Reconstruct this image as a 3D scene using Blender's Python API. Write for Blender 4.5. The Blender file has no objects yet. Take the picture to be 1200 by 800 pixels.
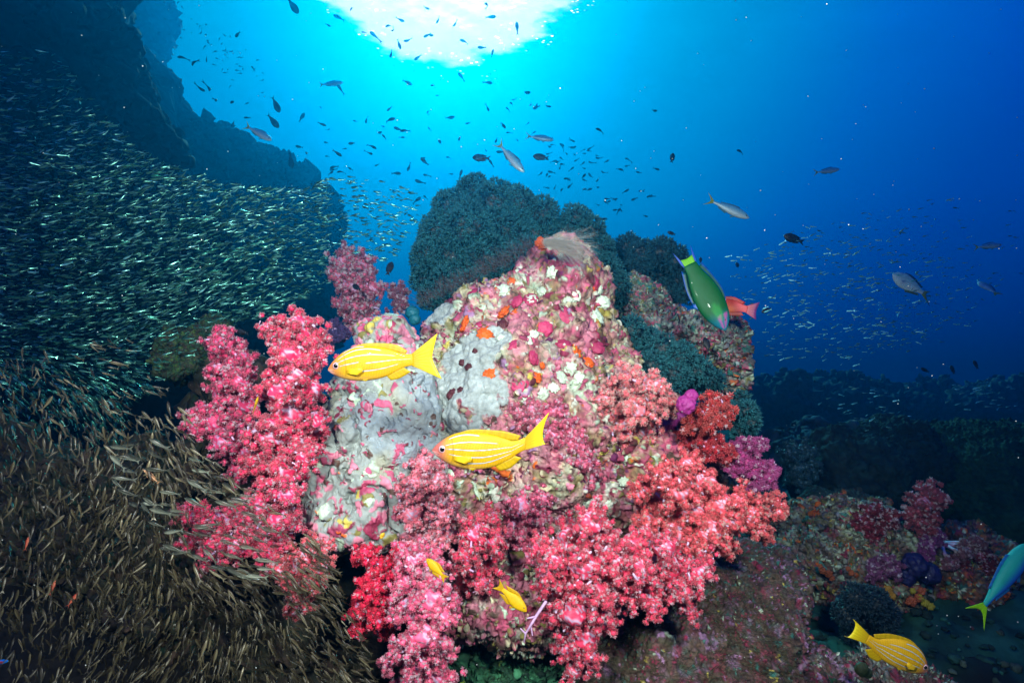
import bpy, math, random
import numpy as np
from mathutils import Matrix, Vector, kdtree

random.seed(7)
RNG = np.random.default_rng(11)
SC = bpy.context.scene
COLL = SC.collection

# ------------------------------------------------------------------ camera
H, FPX = 1.0, 715.0                      # camera height above the sea floor (m); focal length in photo pixels (1200 wide)
cam = bpy.data.objects.new('camera', bpy.data.cameras.new('camera'))
COLL.objects.link(cam)
cam.location = (0, 0, H)
cam.rotation_euler = (math.radians(90), 0, 0)
cam.data.sensor_width = 36.0
cam.data.lens = 36.0 * FPX / 1200.0
cam.data.clip_start, cam.data.clip_end = 0.02, 300
SC.camera = cam

SC.view_settings.view_transform = 'Standard'
SC.view_settings.look = 'None'
SC.view_settings.exposure = 0.0
SC.view_settings.gamma = 1.0
SC.view_settings.use_curve_mapping = False
SC.render.engine = 'CYCLES'
cy = SC.cycles
cy.max_bounces, cy.diffuse_bounces, cy.glossy_bounces = 4, 2, 2
cy.transmission_bounces, cy.volume_bounces, cy.transparent_max_bounces = 2, 0, 10
cy.use_denoising = True
cy.use_adaptive_sampling = True
cy.adaptive_threshold = 0.012
cy.sample_clamp_indirect = 6.0


def lin(r, g, b):
    return tuple(((x / 255.0) / 12.92 if x / 255.0 <= 0.04045 else ((x / 255.0 + 0.055) / 1.055) ** 2.4) for x in (r, g, b))


def P(px, py, d):
    """World point seen at photo pixel (px, py) when it lies d metres in front of the camera."""
    return np.array([(px - 600.0) / FPX * d, d, H - (py - 400.0) / FPX * d])


# ------------------------------------------------------------------ world: open water under a bright surface
SUN_DIR = np.array([(520 - 600) / FPX, 1.0, (400 + 30) / FPX])
SUN_DIR = SUN_DIR / np.linalg.norm(SUN_DIR)
SUN_ELEV = math.asin(SUN_DIR[2])
SUN_AZ = math.atan2(SUN_DIR[0], SUN_DIR[1])

world = bpy.data.worlds.new('World')
SC.world = world
world.use_nodes = True
wt = world.node_tree
wt.nodes.clear()


class NT:
    """Small helper that wires shader nodes."""
    def __init__(s, tree): s.t = tree
    def n(s, kind, **kw):
        nd = s.t.nodes.new(kind)
        for k, v in kw.items(): setattr(nd, k, v)
        return nd
    def put(s, sock, v):
        if isinstance(v, bpy.types.NodeSocket): s.t.links.new(v, sock)
        elif v is not None: sock.default_value = v
    def math(s, op, a, b=None, c=None, clamp=False):
        nd = s.n('ShaderNodeMath', operation=op); nd.use_clamp = clamp
        for i, v in enumerate((a, b, c)):
            if v is not None: s.put(nd.inputs[i], v)
        return nd.outputs[0]
    def vmath(s, op, a, b=None):
        nd = s.n('ShaderNodeVectorMath', operation=op)
        s.put(nd.inputs[0], a)
        if b is not None:
            if op == 'SCALE': s.put(nd.inputs['Scale'], b)
            else: s.put(nd.inputs[1], b)
        return nd.outputs['Value'] if op in ('DOT_PRODUCT', 'LENGTH') else nd.outputs['Vector']
    def ramp(s, fac, stops, interp='EASE'):
        nd = s.n('ShaderNodeValToRGB'); r = nd.color_ramp; r.interpolation = interp
        while len(r.elements) < len(stops): r.elements.new(0.5)
        for e, (p, c) in zip(r.elements, stops):
            e.position = p; e.color = (*c, 1) if len(c) == 3 else c
        s.put(nd.inputs[0], fac)
        return nd.outputs['Color']
    def mix(s, fac, a, b, blend='MIX'):
        nd = s.n('ShaderNodeMix', data_type='RGBA', blend_type=blend)
        s.put(nd.inputs[0], fac)
        s.put(nd.inputs[6], a if not isinstance(a, tuple) else (*a[:3], 1))
        s.put(nd.inputs[7], b if not isinstance(b, tuple) else (*b[:3], 1))
        return nd.outputs[2]
    def noise(s, vec, scale, detail=3, rough=0.55):
        nd = s.n('ShaderNodeTexNoise'); nd.inputs['Scale'].default_value = scale
        nd.inputs['Detail'].default_value = detail; nd.inputs['Roughness'].default_value = rough
        if vec is not None: s.put(nd.inputs['Vector'], vec)
        return nd
    def smooth(s, v, lo, hi):
        nd = s.n('ShaderNodeMapRange', interpolation_type='SMOOTHSTEP')
        s.put(nd.inputs['Value'], v)
        nd.inputs['From Min'].default_value = lo; nd.inputs['From Max'].default_value = hi
        return nd.outputs[0]


W = NT(wt)
D = W.n('ShaderNodeTexCoord').outputs['Generated']
sdir = tuple(SUN_DIR)
rgt = np.cross(SUN_DIR, (0, 0, 1)); rgt /= np.linalg.norm(rgt)
upv = np.cross(rgt, SUN_DIR)
cosang = W.vmath('DOT_PRODUCT', D, sdir)
inv = W.math('DIVIDE', 1.0, W.math('MAXIMUM', cosang, 0.05))
q = W.vmath('SCALE', D, inv)
u = W.vmath('DOT_PRODUCT', q, tuple(rgt))
v = W.vmath('DOT_PRODUCT', q, tuple(upv))
ang = W.math('ARCCOSINE', W.math('MINIMUM', cosang, 0.99999))
elev = W.n('ShaderNodeSeparateXYZ'); W.put(elev.inputs[0], D)
# radiance of the open water: falls off with the angle from the sun and with depth of view
by_ang = W.ramp(W.math('DIVIDE', ang, 1.4), [
    (0.00, (0.0, 0.40, 0.45)), (0.13, (0.0, 0.36, 0.43)), (0.21, (0.0, 0.28, 0.42)), (0.32, (0.0, 0.255, 0.58)),
    (0.43, (0.0, 0.135, 0.62)), (0.55, (0.0, 0.06, 0.54)), (1.0, (0.0, 0.02, 0.24))], 'LINEAR')
by_elev = W.ramp(W.math('MULTIPLY_ADD', elev.outputs['Z'], 0.5, 0.5), [
    (0.0, (0.02, 0.03, 0.06)), (0.42, (0.03, 0.06, 0.10)), (0.485, (0.05, 0.06, 0.12)), (0.52, (0.25, 0.28, 0.40)), (0.60, (0.8, 0.84, 0.88)), (0.72, (1, 1, 1))], 'LINEAR')
water = W.mix(1.0, by_ang, by_elev, 'MULTIPLY')
# streaks of light just under the surface
st = W.n('ShaderNodeCombineXYZ'); W.put(st.inputs[0], u); W.put(st.inputs[1], W.math('MULTIPLY', v, 3.5))
streak = W.noise(st.outputs[0], 5.0, 4, 0.6).outputs['Fac']
amt = W.math('MULTIPLY', W.smooth(elev.outputs['Z'], 0.25, 0.5), 0.35)
water = W.mix(1.0, water, W.mix(amt, (1, 1, 1), W.ramp(streak, [(0.3, (0.75,) * 3), (0.7, (1.3,) * 3)], 'LINEAR')), 'MULTIPLY')
# the patch where the sky shows through the surface
sky = W.n('ShaderNodeTexSky', sky_type='NISHITA')
sky.sun_disc = False
sky.sun_elevation = SUN_ELEV
sky.sun_rotation = SUN_AZ
skyc = W.mix(1.0, sky.outputs['Color'], (0.10, 0.10, 0.10), 'MULTIPLY')
wn = W.n('ShaderNodeCombineXYZ'); W.put(wn.inputs[0], u); W.put(wn.inputs[1], W.math('MULTIPLY', v, 2.6))
n1 = W.noise(wn.outputs[0], 9.0, 3, 0.6).outputs['Fac']
n2 = W.noise(wn.outputs[0], 40.0, 3, 0.6).outputs['Fac']
uu = W.math('DIVIDE', W.math('SUBTRACT', u, 0.005), 0.188)
vv = W.math('DIVIDE', W.math('ADD', v, -0.030), 0.136)
rad = W.math('SQRT', W.math('ADD', W.math('POWER', W.math('ABSOLUTE', uu), 2.0), W.math('POWER', W.math('ABSOLUTE', vv), 2.0)))
rad = W.math('ADD', rad, W.math('MULTIPLY_ADD', n1, 0.60, -0.30))
rad = W.math('ADD', rad, W.math('MULTIPLY_ADD', n2, 0.16, -0.08))
mask = W.smooth(rad, 1.07, 0.93)
halo = W.smooth(rad, 2.6, 0.9)
glow = W.mix(W.math('MULTIPLY', halo, 0.6), (0, 0, 0), (0.0, 0.16, 0.18))
water = W.mix(1.0, water, glow, 'ADD')
rip = W.noise(wn.outputs[0], 26.0, 4, 0.65).outputs['Fac']
core = W.math('MULTIPLY', W.smooth(rad, 1.0, 0.15), W.smooth(rip, 0.32, 0.72), clamp=True)
patch = W.mix(core, (1.9, 0.90, 1.10), (4.0, 1.65, 1.75))
patch = W.mix(0.10, patch, skyc)
vo = W.n('ShaderNodeTexVoronoi', feature='F1'); vo.inputs['Scale'].default_value = 95.0
W.put(vo.inputs['Vector'], wn.outputs[0])
sp = W.math('MULTIPLY', W.smooth(vo.outputs['Distance'], 0.26, 0.08), W.smooth(W.noise(wn.outputs[0], 13.0, 2).outputs['Fac'], 0.50, 0.62))
sp_all = W.math('MULTIPLY', sp, W.smooth(rad, 1.2, 1.0))
col = W.mix(mask, water, patch)
col = W.mix(sp_all, col, (11.0, 5.0, 4.6))
bg = W.n('ShaderNodeBackground'); W.put(bg.inputs['Color'], col); bg.inputs['Strength'].default_value = 1.15
out = W.n('ShaderNodeOutputWorld'); wt.links.new(bg.outputs[0], out.inputs['Surface'])

# sun through the surface
sl = bpy.data.lights.new('sun', 'SUN'); sl.energy = 3.0; sl.angle = math.radians(6); sl.color = (0.30, 0.90, 0.86)
so = bpy.data.objects.new('sun', sl); COLL.objects.link(so)
so.rotation_euler = Vector(SUN_DIR).to_track_quat('Z', 'Y').to_euler()


# the diver's two flashes, either side of the camera
def strobe(loc, target, watts, size, color):
    l = bpy.data.lights.new('strobe', 'SPOT'); l.energy = watts; l.color = color
    l.spot_size = math.radians(size); l.spot_blend = 1.0; l.shadow_soft_size = 0.09
    o = bpy.data.objects.new('strobe', l); COLL.objects.link(o); o.location = loc
    o.rotation_euler = (Vector(loc) - Vector(target)).to_track_quat('Z', 'Y').to_euler()


strobe((-0.44, 0.02, 1.52), (-0.25, 1.55, 1.04), 176, 104, (1.0, 0.94, 0.88))
strobe((0.50, 0.02, 1.46), (0.08, 1.55, 0.68), 166, 94, (1.0, 0.94, 0.88))


# ------------------------------------------------------------------ numpy helpers
_perm = RNG.permutation(512).astype(np.int32)
_grad = RNG.normal(size=(512, 3)); _grad /= np.linalg.norm(_grad, axis=1)[:, None]
_gx, _gy, _gz = (np.ascontiguousarray(_grad[:, k]).astype(np.float32) for k in range(3))


def pn(p):
    """Gradient noise at points p (n,3)."""
    fl = np.floor(p); f = (p - fl).astype(np.float32); i = fl.astype(np.int32)
    w = f * f * f * (f * (f * 6 - 15) + 10)
    fx, fy, fz = f.T.copy(); wx, wy, wz = w.T.copy(); ix, iy, iz = i.T.copy()
    r = np.zeros(len(p), np.float32)
    for dx in (0, 1):
        hx = _perm[(ix + dx) & 511] + iy; ax = fx - dx; cx = wx if dx else 1 - wx
        for dy in (0, 1):
            hy_ = _perm[(hx + dy) & 511] + iz; ay = fy - dy; cy_ = cx * (wy if dy else 1 - wy)
            for dz in (0, 1):
                h = _perm[(hy_ + dz) & 511]
                r += (_gx[h] * ax + _gy[h] * ay + _gz[h] * (fz - dz)) * (cy_ * (wz if dz else 1 - wz))
    return r.astype(float) * 1.5


def fbm(p, octv=4, gain=0.5):
    a, s, r = 1.0, 1.0, np.zeros(len(p))
    for k in range(octv):
        r += a * pn(p * s + 17.3 * k); a *= gain; s *= 2.03
    return r


def sstep(x, a, b):
    t = np.clip((x - a) / (b - a), 0, 1)
    return t * t * (3 - 2 * t)


def vnormals(V, F):
    n = np.zeros_like(V)
    for f in F:
        if len(f) == 0: continue
        a, b, c = V[f[:, 0]], V[f[:, 1]], V[f[:, 2]]
        fn = np.cross(b - a, c - a)
        if f.shape[1] == 4: fn = fn + np.cross(c - a, V[f[:, 3]] - a)
        for k in range(f.shape[1]):
            for ax in range(3):
                n[:, ax] += np.bincount(f[:, k], fn[:, ax], len(V))
    l = np.linalg.norm(n, axis=1); l[l == 0] = 1
    return n / l[:, None]


def mesh_data(name, V, F, mat, col=None, smooth=True):
    if not isinstance(F, (list, tuple)): F = [F]
    F = [f for f in F if len(f)]
    me = bpy.data.meshes.new(name)
    me.vertices.add(len(V)); me.vertices.foreach_set('co', np.asarray(V, np.float32).ravel())
    loops = np.concatenate([f.ravel() for f in F]).astype(np.int32)
    tot = np.concatenate([np.full(len(f), f.shape[1]) for f in F])
    start = np.concatenate([[0], np.cumsum(tot)[:-1]]).astype(np.int32)
    me.loops.add(len(loops)); me.loops.foreach_set('vertex_index', loops)
    me.polygons.add(len(tot)); me.polygons.foreach_set('loop_start', start)
    me.polygons.foreach_set('use_smooth', np.full(len(tot), smooth))
    me.update(calc_edges=True)
    if col is not None:
        at = me.attributes.new('Col', 'FLOAT_COLOR', 'POINT')
        c4 = np.ones((len(V), 4), np.float32); c4[:, :3] = col
        at.data.foreach_set('color', c4.ravel())
    if mat is not None: me.materials.append(mat)
    return me


def tag(o, label=None, cat=None, group=None, kind=None):
    if label: o['label'] = label
    if cat: o['category'] = cat
    if group: o['group'] = group
    if kind: o['kind'] = kind
    return o


def mk(name, V, F, mat, col=None, parent=None, smooth=True, origin=None):
    """One mesh object; origin (world point) becomes the object's own origin."""
    if origin is not None: V = V - np.asarray(origin)
    o = bpy.data.objects.new(name, mesh_data(name, V, F, mat, col, smooth))
    COLL.objects.link(o)
    if parent is not None: o.parent = parent
    elif origin is not None: o.location = tuple(origin)
    return o


def empty(name, loc):
    o = bpy.data.objects.new(name, None); COLL.objects.link(o); o.location = tuple(loc); o.empty_display_size = 0.05
    return o


class Acc:
    """Collects pieces (V, F, col) into one mesh."""
    def __init__(s): s.V, s.T, s.Q, s.C, s.n = [], [], [], [], 0
    def add(s, V, F, C):
        V = np.asarray(V, float)
        for f in (F if isinstance(F, (list, tuple)) else [F]):
            if len(f) == 0: continue
            (s.T if f.shape[1] == 3 else s.Q).append(f + s.n)
        s.V.append(V); s.C.append(np.broadcast_to(np.asarray(C, float), V.shape)); s.n += len(V)
    def get(s):
        F = []
        if s.T: F.append(np.concatenate(s.T))
        if s.Q: F.append(np.concatenate(s.Q))
        return np.concatenate(s.V), F, np.concatenate(s.C)
    def build(s, name, mat, parent=None, origin=None, smooth=True):
        V, F, C = s.get()
        return mk(name, V, F, mat, C, parent, smooth, origin)


def grid_faces(nu, nv, wrap=False):
    i = np.arange(nu - 1)[:, None]; j = np.arange(nv if wrap else nv - 1)[None, :]
    a = (i * nv + j); b = (i * nv + (j + 1) % nv); c = ((i + 1) * nv + (j + 1) % nv); d = ((i + 1) * nv + j)
    return np.stack([a, b, c, d], -1).reshape(-1, 4)


def tube(pts, rad, sides=6, cap=True):
    pts = np.asarray(pts, float); n = len(pts)
    rad = np.broadcast_to(np.asarray(rad, float), (n,))
    t = np.gradient(pts, axis=0); t /= np.maximum(np.linalg.norm(t, axis=1), 1e-9)[:, None]
    ref = np.array([0, 0, 1.0]) if abs(t[0, 2]) < 0.8 else np.array([1.0, 0, 0])
    a = np.cross(t, ref); a /= np.maximum(np.linalg.norm(a, axis=1), 1e-9)[:, None]
    b = np.cross(t, a)
    th = np.linspace(0, 2 * np.pi, sides, endpoint=False)
    V = pts[:, None] + rad[:, None, None] * (np.cos(th)[None, :, None] * a[:, None] + np.sin(th)[None, :, None] * b[:, None])
    V = V.reshape(-1, 3); F = [grid_faces(n, sides, True)]
    if cap:
        V = np.vstack([V, pts[-1] + t[-1] * rad[-1]]); k = len(V) - 1; o = (n - 1) * sides
        j = np.arange(sides)
        F.append(np.stack([o + j, o + (j + 1) % sides, np.full(sides, k)], -1))
    return V, F


_cs = {}


def cube_sphere(n):
    if n in _cs: return _cs[n]
    a = np.tan(np.linspace(-1, 1, n) * np.pi / 4)
    A, B = np.meshgrid(a, a, indexing='ij'); A, B = A.ravel(), B.ravel(); O = np.ones_like(A)
    g = grid_faces(n, n); Vs, Fs = [], []
    for k, (x, y, z, fl) in enumerate([(O, A, B, 0), (-O, A, B, 1), (A, O, B, 1), (A, -O, B, 0), (A, B, O, 0), (A, B, -O, 1)]):
        Vs.append(np.stack([x, y, z], -1)); Fs.append((g[:, ::-1] if not fl else g) + k * n * n)
    V = np.concatenate(Vs); V /= np.linalg.norm(V, axis=1)[:, None]
    key = np.round(V * 1e5).astype(np.int64)
    _, first, inv_ = np.unique(key, axis=0, return_index=True, return_inverse=True)
    V = V[first]; F = inv_.ravel()[np.concatenate(Fs)]
    c = V[F].mean(1); nn = np.cross(V[F[:, 1]] - V[F[:, 0]], V[F[:, 2]] - V[F[:, 0]])
    bad = (c * nn).sum(1) < 0
    F[bad] = F[bad][:, ::-1]
    _cs[n] = (V, F)
    return _cs[n]


def fib(n):
    i = np.arange(n) + 0.5
    ph = np.arccos(1 - 2 * i / n); th = np.pi * (1 + 5 ** 0.5) * i
    return np.stack([np.cos(th) * np.sin(ph), np.sin(th) * np.sin(ph), np.cos(ph)], -1)


def blob(c, r, n=10, amp=0.12, fr=2.0, seed=0.0):
    d, F = cube_sphere(n)
    s = 1 + amp * fbm(d * fr + seed, 3)
    return np.asarray(c) + d * np.asarray(r) * s[:, None], [F.copy()]


# ------------------------------------------------------------------ materials
def material(name, rough=0.6, spec=0.4, metal=0.0, noise_scale=40.0, noise_amt=0.25, bump=0.0, bump_scale=120.0, col=None, coat=0.0, trans=0.0, rough_amt=0.0, clear=0.0):
    m = bpy.data.materials.new(name); m.use_nodes = True
    t = NT(m.node_tree); nodes = m.node_tree.nodes
    b = nodes['Principled BSDF']
    tc = t.n('ShaderNodeTexCoord').outputs['Object']
    if col is None:
        at = t.n('ShaderNodeAttribute'); at.attribute_name = 'Col'; base = at.outputs['Color']
    else:
        rgb = t.n('ShaderNodeRGB'); rgb.outputs[0].default_value = (*col, 1); base = rgb.outputs[0]
    if noise_amt > 0:
        nz = t.noise(tc, noise_scale, 4, 0.6)
        var = t.ramp(nz.outputs['Fac'], [(0.25, (1 - noise_amt,) * 3), (0.75, (1 + noise_amt,) * 3)], 'LINEAR')
        base = t.mix(1.0, base, var, 'MULTIPLY')
    t.put(b.inputs['Base Color'], base)
    b.inputs['Roughness'].default_value = rough
    if rough_amt:
        rn = t.noise(tc, noise_scale * 0.6, 2)
        t.put(b.inputs['Roughness'], t.math('MULTIPLY_ADD', rn.outputs['Fac'], rough_amt, rough - rough_amt / 2))
    b.inputs['Specular IOR Level'].default_value = spec
    b.inputs['Metallic'].default_value = metal
    b.inputs['Coat Weight'].default_value = coat
    if bump > 0:
        bn = t.noise(tc, bump_scale, 5, 0.65)
        bp = t.n('ShaderNodeBump'); bp.inputs['Strength'].default_value = bump; bp.inputs['Distance'].default_value = 0.006
        t.put(bp.inputs['Height'], bn.outputs['Fac']); t.put(b.inputs['Normal'], bp.outputs['Normal'])
    if trans > 0:
        tr = t.n('ShaderNodeBsdfTranslucent'); t.put(tr.inputs['Color'], base)
        mx = t.n('ShaderNodeMixShader'); mx.inputs[0].default_value = trans
        m.node_tree.links.new(b.outputs[0], mx.inputs[1]); m.node_tree.links.new(tr.outputs[0], mx.inputs[2])
        m.node_tree.links.new(mx.outputs[0], nodes['Material Output'].inputs['Surface'])
    if clear > 0:
        tr = t.n('ShaderNodeBsdfTransparent'); mx = t.n('ShaderNodeMixShader'); mx.inputs[0].default_value = clear
        m.node_tree.links.new(b.outputs[0], mx.inputs[1]); m.node_tree.links.new(tr.outputs[0], mx.inputs[2])
        m.node_tree.links.new(mx.outputs[0], nodes['Material Output'].inputs['Surface'])
    return m


M_ROCK = material('encrusted_rock', 0.75, 0.35, noise_scale=90, noise_amt=0.35, bump=0.55, bump_scale=160)
M_DARKROCK = material('far_rock', 0.85, 0.2, noise_scale=14, noise_amt=0.4, bump=0.5, bump_scale=40)
M_SPONGE = material('smooth_sponge', 0.6, 0.4, noise_scale=26, noise_amt=0.16, bump=0.22, bump_scale=55)
M_POLYP = material('coral_polyps', 0.42, 0.5, noise_scale=60, noise_amt=0.2, trans=0.40)
M_STEM = material('coral_stem', 0.5, 0.5, noise_scale=70, noise_amt=0.25, bump=0.3, bump_scale=220)
M_CUP = material('dark_cup_coral', 0.55, 0.4, noise_scale=50, noise_amt=0.35)
M_FISH = material('fish_skin', 0.5, 0.28, noise_scale=9, noise_amt=0.10, bump=0.25, bump_scale=90, coat=0.05)
M_FIN = material('fish_fin', 0.45, 0.4, noise_scale=120, noise_amt=0.12, trans=0.25)
M_EYE = material('fish_eye', 0.12, 0.7, noise_amt=0.0)
M_SILVER = material('silver_scales', 0.30, 0.7, metal=0.7, noise_scale=30, noise_amt=0.2)
M_GLASS = material('glassfish_skin', 0.34, 0.6, metal=0.15, noise_scale=60, noise_amt=0.3, clear=0.45)
M_HAIR = material('hydroid_hair', 0.6, 0.2, noise_amt=0.1, clear=0.72)
M_DARKFISH = material('dark_fish_skin', 0.5, 0.4, noise_scale=60, noise_amt=0.2)
M_FLOOR = material('reef_rubble', 0.85, 0.2, noise_scale=22, noise_amt=0.4, bump=0.6, bump_scale=60)
M_SPECK = material('plankton', 0.6, 0.3, noise_amt=0.0)
M_PALEFISH = material('pale_fish_skin', 0.4, 0.6, metal=0.2, noise_scale=30, noise_amt=0.2)
# ------------------------------------------------------------------ rocks as smooth unions of lumps
def ell_world(ells):
    C = np.array([P(e[0], e[1], e[2]) for e in ells]); R = np.array([e[3:6] for e in ells], float)
    return C, R


def sdf(p, C, R, k):
    s = 0
    for c, r in zip(C, R):
        qv = p - c
        a = qv / r; b = a / r
        k0 = np.sqrt(np.einsum('ij,ij->i', a, a)); k1 = np.sqrt(np.einsum('ij,ij->i', b, b))
        dd = k0 * (k0 - 1) / np.maximum(k1, 1e-6)
        s = s + np.exp(-np.clip(dd, -2, 2) / k)
    return -k * np.log(np.maximum(s, 1e-30))


def ray_depth(px, py, groups):
    """Depth at which the view ray through a photo pixel meets the lumps in groups; None if it misses."""
    dirv = np.array([(px - 600.0) / FPX, 1.0, -(py - 400.0) / FPX]); o = np.array([0, 0, H]); best = None
    for C, R, k in groups:
        t = 0.7
        for _ in range(120):
            dd = float(sdf((o + dirv * t)[None], C, R, k)[0])
            if dd < 0.002:
                best = t if best is None else min(best, t); break
            t += dd * 0.6
            if t > 6: break
    return best


def rock_shape(ells, res, k=0.03, center=None):
    C, R = ell_world(ells)
    ctr = C.mean(0) if center is None else np.asarray(center)
    d, F = cube_sphere(res)
    tmax = max(np.linalg.norm(c - ctr) + r.max() for c, r in zip(C, R)) * 1.05
    d = d.astype(np.float32); c32 = ctr.astype(np.float32); Cf, Rf = C.astype(np.float32), R.astype(np.float32)
    t = np.full(len(d), tmax, np.float32); act = np.arange(len(d))
    for _ in range(48):
        dd = sdf(c32 + d[act] * t[act, None], Cf, Rf, k)
        t[act] = np.maximum(t[act] - np.maximum(dd, 0) * 0.7, 0.01)
        act = act[dd > 0.0006]
        if len(act) == 0: break
    d = d.astype(float); t = t.astype(float)
    return ctr + d * t[:, None], F.copy(), (C, R, k)


def cells(V, size, seed, warp=0.35):
    """Worley cells of about the given size over vertices V: (cell id, edge distance 0..1, random table)."""
    rg = np.random.default_rng(seed)
    Wp = V + warp * size * np.stack([fbm(V / size * 0.9 + 31 * k, 2) for k in range(3)], -1)
    # seeds: one vertex per occupied voxel
    key = np.floor(Wp / size + rg.random(3)).astype(np.int64)
    order = rg.permutation(len(V))
    _, first = np.unique(key[order], axis=0, return_index=True)
    seeds = Wp[order][first]
    kd = kdtree.KDTree(len(seeds))
    for i, s in enumerate(seeds): kd.insert(s, i)
    kd.balance()
    ids = np.empty(len(V), int); e = np.empty(len(V)); d1 = np.empty(len(V))
    fn = kd.find_n
    for i, p in enumerate(Wp.tolist()):
        r = fn(p, 2)
        ids[i] = r[0][1]; e[i] = (r[1][2] - r[0][2]) / size; d1[i] = r[0][2] / size
    return ids, e, rg.random((len(seeds), 6)), d1


def pick(pal, wts, r):
    cw = np.cumsum(wts) / np.sum(wts)
    return np.array(pal)[np.searchsorted(cw, np.clip(r, 0, 0.9999))]


PINK, DPINK, ROSE = lin(196, 84, 118), lin(150, 48, 78), lin(214, 128, 150)
MAROON, MINT, WHITE = lin(112, 40, 52), lin(196, 218, 190), lin(222, 222, 206)
OLIVE, ORANGE, YELL = lin(136, 126, 66), lin(226, 104, 28), lin(206, 186, 84)
BROWN, GREYS, LILAC, PLUM = lin(92, 66, 56), lin(168, 178, 178), lin(176, 130, 172), lin(110, 40, 86)
PALE = lin(208, 196, 160)


def encrust(V, F, size, seed, pal, wts, relief=0.011, base_amp=0.03, base_sc=5.0, fine=True, smooth_where=None, warp=0.6, cover=0.5):
    """Craggy rock with a living crust: a mottled ground colour, then rounded patches of three sizes lying on it."""
    N = vnormals(V, [F])
    V = V + N * (base_amp * (fbm(V * base_sc + seed, 5, 0.55) - 0.35 * np.maximum(0, 0.35 - np.abs(fbm(V * base_sc * 1.6 + 9, 3)))))[:, None]
    N = vnormals(V, [F])
    pal, wts = np.array(pal), np.array(wts, float)
    # ground: soft blend of the commonest colours
    top = np.argsort(-wts)[:6]
    lg = np.stack([np.log(wts[k]) + 4.2 * fbm(V / size * 0.55 + 23.0 * k + seed, 4, 0.6) for k in top], -1)
    lg = np.exp(lg - lg.max(1, keepdims=True)); lg /= lg.sum(1, keepdims=True)
    c = lg @ pal[top] * (0.80 + 0.45 * fbm(V / size * 3.1 + 3, 4))[:, None]
    h = relief * (0.7 * fbm(V / size * 0.8 + 60, 3) + 0.45 * fbm(V / size * 2.6, 3))
    layers = [(1.0, 0.42, 1.0), (0.55, 0.40, 0.75), (0.30, 0.30, 0.5)] if fine else [(1.0, 0.4, 1.0)]
    for q_, (ms, cov, hs) in enumerate(layers):
        ids, e, rt, d1 = cells(V, size * ms, seed + 5 * q_, warp)
        rad_ = 0.28 + 0.36 * rt[ids, 1]
        dens = fbm(V / size * 0.22 + 40 + 11 * q_, 2) * 0.5
        on = (rt[ids, 0] < (cov + dens) * cover * 2) * sstep(d1, rad_, rad_ * 0.72) * sstep(e, 0.02, 0.10)
        cc_ = pick(pal, wts ** 0.7, rt[ids, 2]) * (0.62 + 0.5 * rt[ids, 3])[:, None] * (0.9 + 0.5 * fbm(V / (size * ms) * 2.4 + 7, 3))[:, None]
        c = c * (1 - on)[:, None] + cc_ * on[:, None]
        h = h + on * relief * hs * (0.25 + 1.1 * rt[ids, 4] ** 1.5) * np.sqrt(np.clip(1 - (d1 / rad_) ** 2, 0, 1))
        hole = (rt[ids, 5] > 0.93) * sstep(d1, 0.30, 0.12)
        h = h - hole * relief * 1.1 * hs
    if smooth_where is not None:
        sh = smooth_where(V); h = h * (1 - 0.92 * sh) + 0.004 * sh * (1 + fbm(V * 22, 3))
    return V + N * h[:, None], N, np.clip(c * 0.88, 0.004, 0.7)


MAIN_E = [(610, 505, 1.86, .34, .33, .43), (650, 352, 1.86, .098, .14, .165), (604, 392, 1.86, .15, .16, .17), (745, 560, 1.90, .28, .30, .27), (505, 590, 1.80, .21, .22, .23),
          (620, 672, 1.78, .36, .28, .15), (548, 408, 1.88, .125, .15, .13), (690, 360, 1.90, .06, .10, .12), (700, 430, 1.88, .10, .13, .12)]
GREY_E = [(447, 398, 1.67, .060, .09, .068), (442, 450, 1.64, .092, .12, .105), (424, 525, 1.58, .115, .13, .135), (482, 490, 1.64, .100, .13, .125), (405, 590, 1.54, .098, .11, .090), (455, 592, 1.57, .10, .12, .09), (505, 535, 1.68, .08, .12, .10)]
GROUPS = []

# --- the central coral rock
V, F, g = rock_shape(MAIN_E, 280, 0.028, center=P(620, 520, 1.86)); GROUPS.append(g)
pal = [PINK, DPINK, ROSE, MAROON, MINT, WHITE, OLIVE, ORANGE, YELL, BROWN, PALE, LILAC, PLUM]
SHEET = []
for (x, y, r) in [(548, 425, 30), (560, 460, 28), (528, 470, 30), (545, 495, 24), (515, 370, 18), (575, 405, 18), (510, 505, 22)]:
    dpt = ray_depth(x, y, GROUPS) or 1.5
    SHEET.append((P(x, y, dpt), r / FPX * dpt * 1.45))


def sheet_mask(Vq):
    m_ = np.full(len(Vq), -9.0)
    for p_, r_ in SHEET: m_ = np.maximum(m_, 1 - np.linalg.norm(Vq - p_, axis=1) / r_)
    return sstep(m_ + 0.30 * fbm(Vq * 26, 4), 0.12, 0.20)


V, N, c = encrust(V, F, 0.050, 4, pal, [18, 10, 15, 7, 11, 7, 11, 2.5, 3, 8, 11, 4, 3], relief=0.012, cover=0.36, warp=0.95, base_amp=0.050, base_sc=4.6, smooth_where=sheet_mask)
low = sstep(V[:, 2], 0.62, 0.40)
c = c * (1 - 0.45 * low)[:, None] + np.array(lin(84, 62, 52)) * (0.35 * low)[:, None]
sheet = sheet_mask(V)
c = c * (1 - sheet)[:, None] + sheet[:, None] * np.array(lin(160, 168, 166)) * (1 + 0.18 * fbm(V * 24, 4))[:, None]
rockroot = empty('coral_rock', P(620, 640, 1.8)); tag(rockroot, 'big central reef rock crusted all over in pink, white, orange and olive growths', 'reef rock')
ro = np.array(rockroot.location)
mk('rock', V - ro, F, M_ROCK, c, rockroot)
ROCK_V, ROCK_N, ROCK_C = V, N, c


def surf(px, py, default=1.5):
    return ray_depth(px, py, GROUPS) or default


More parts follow.
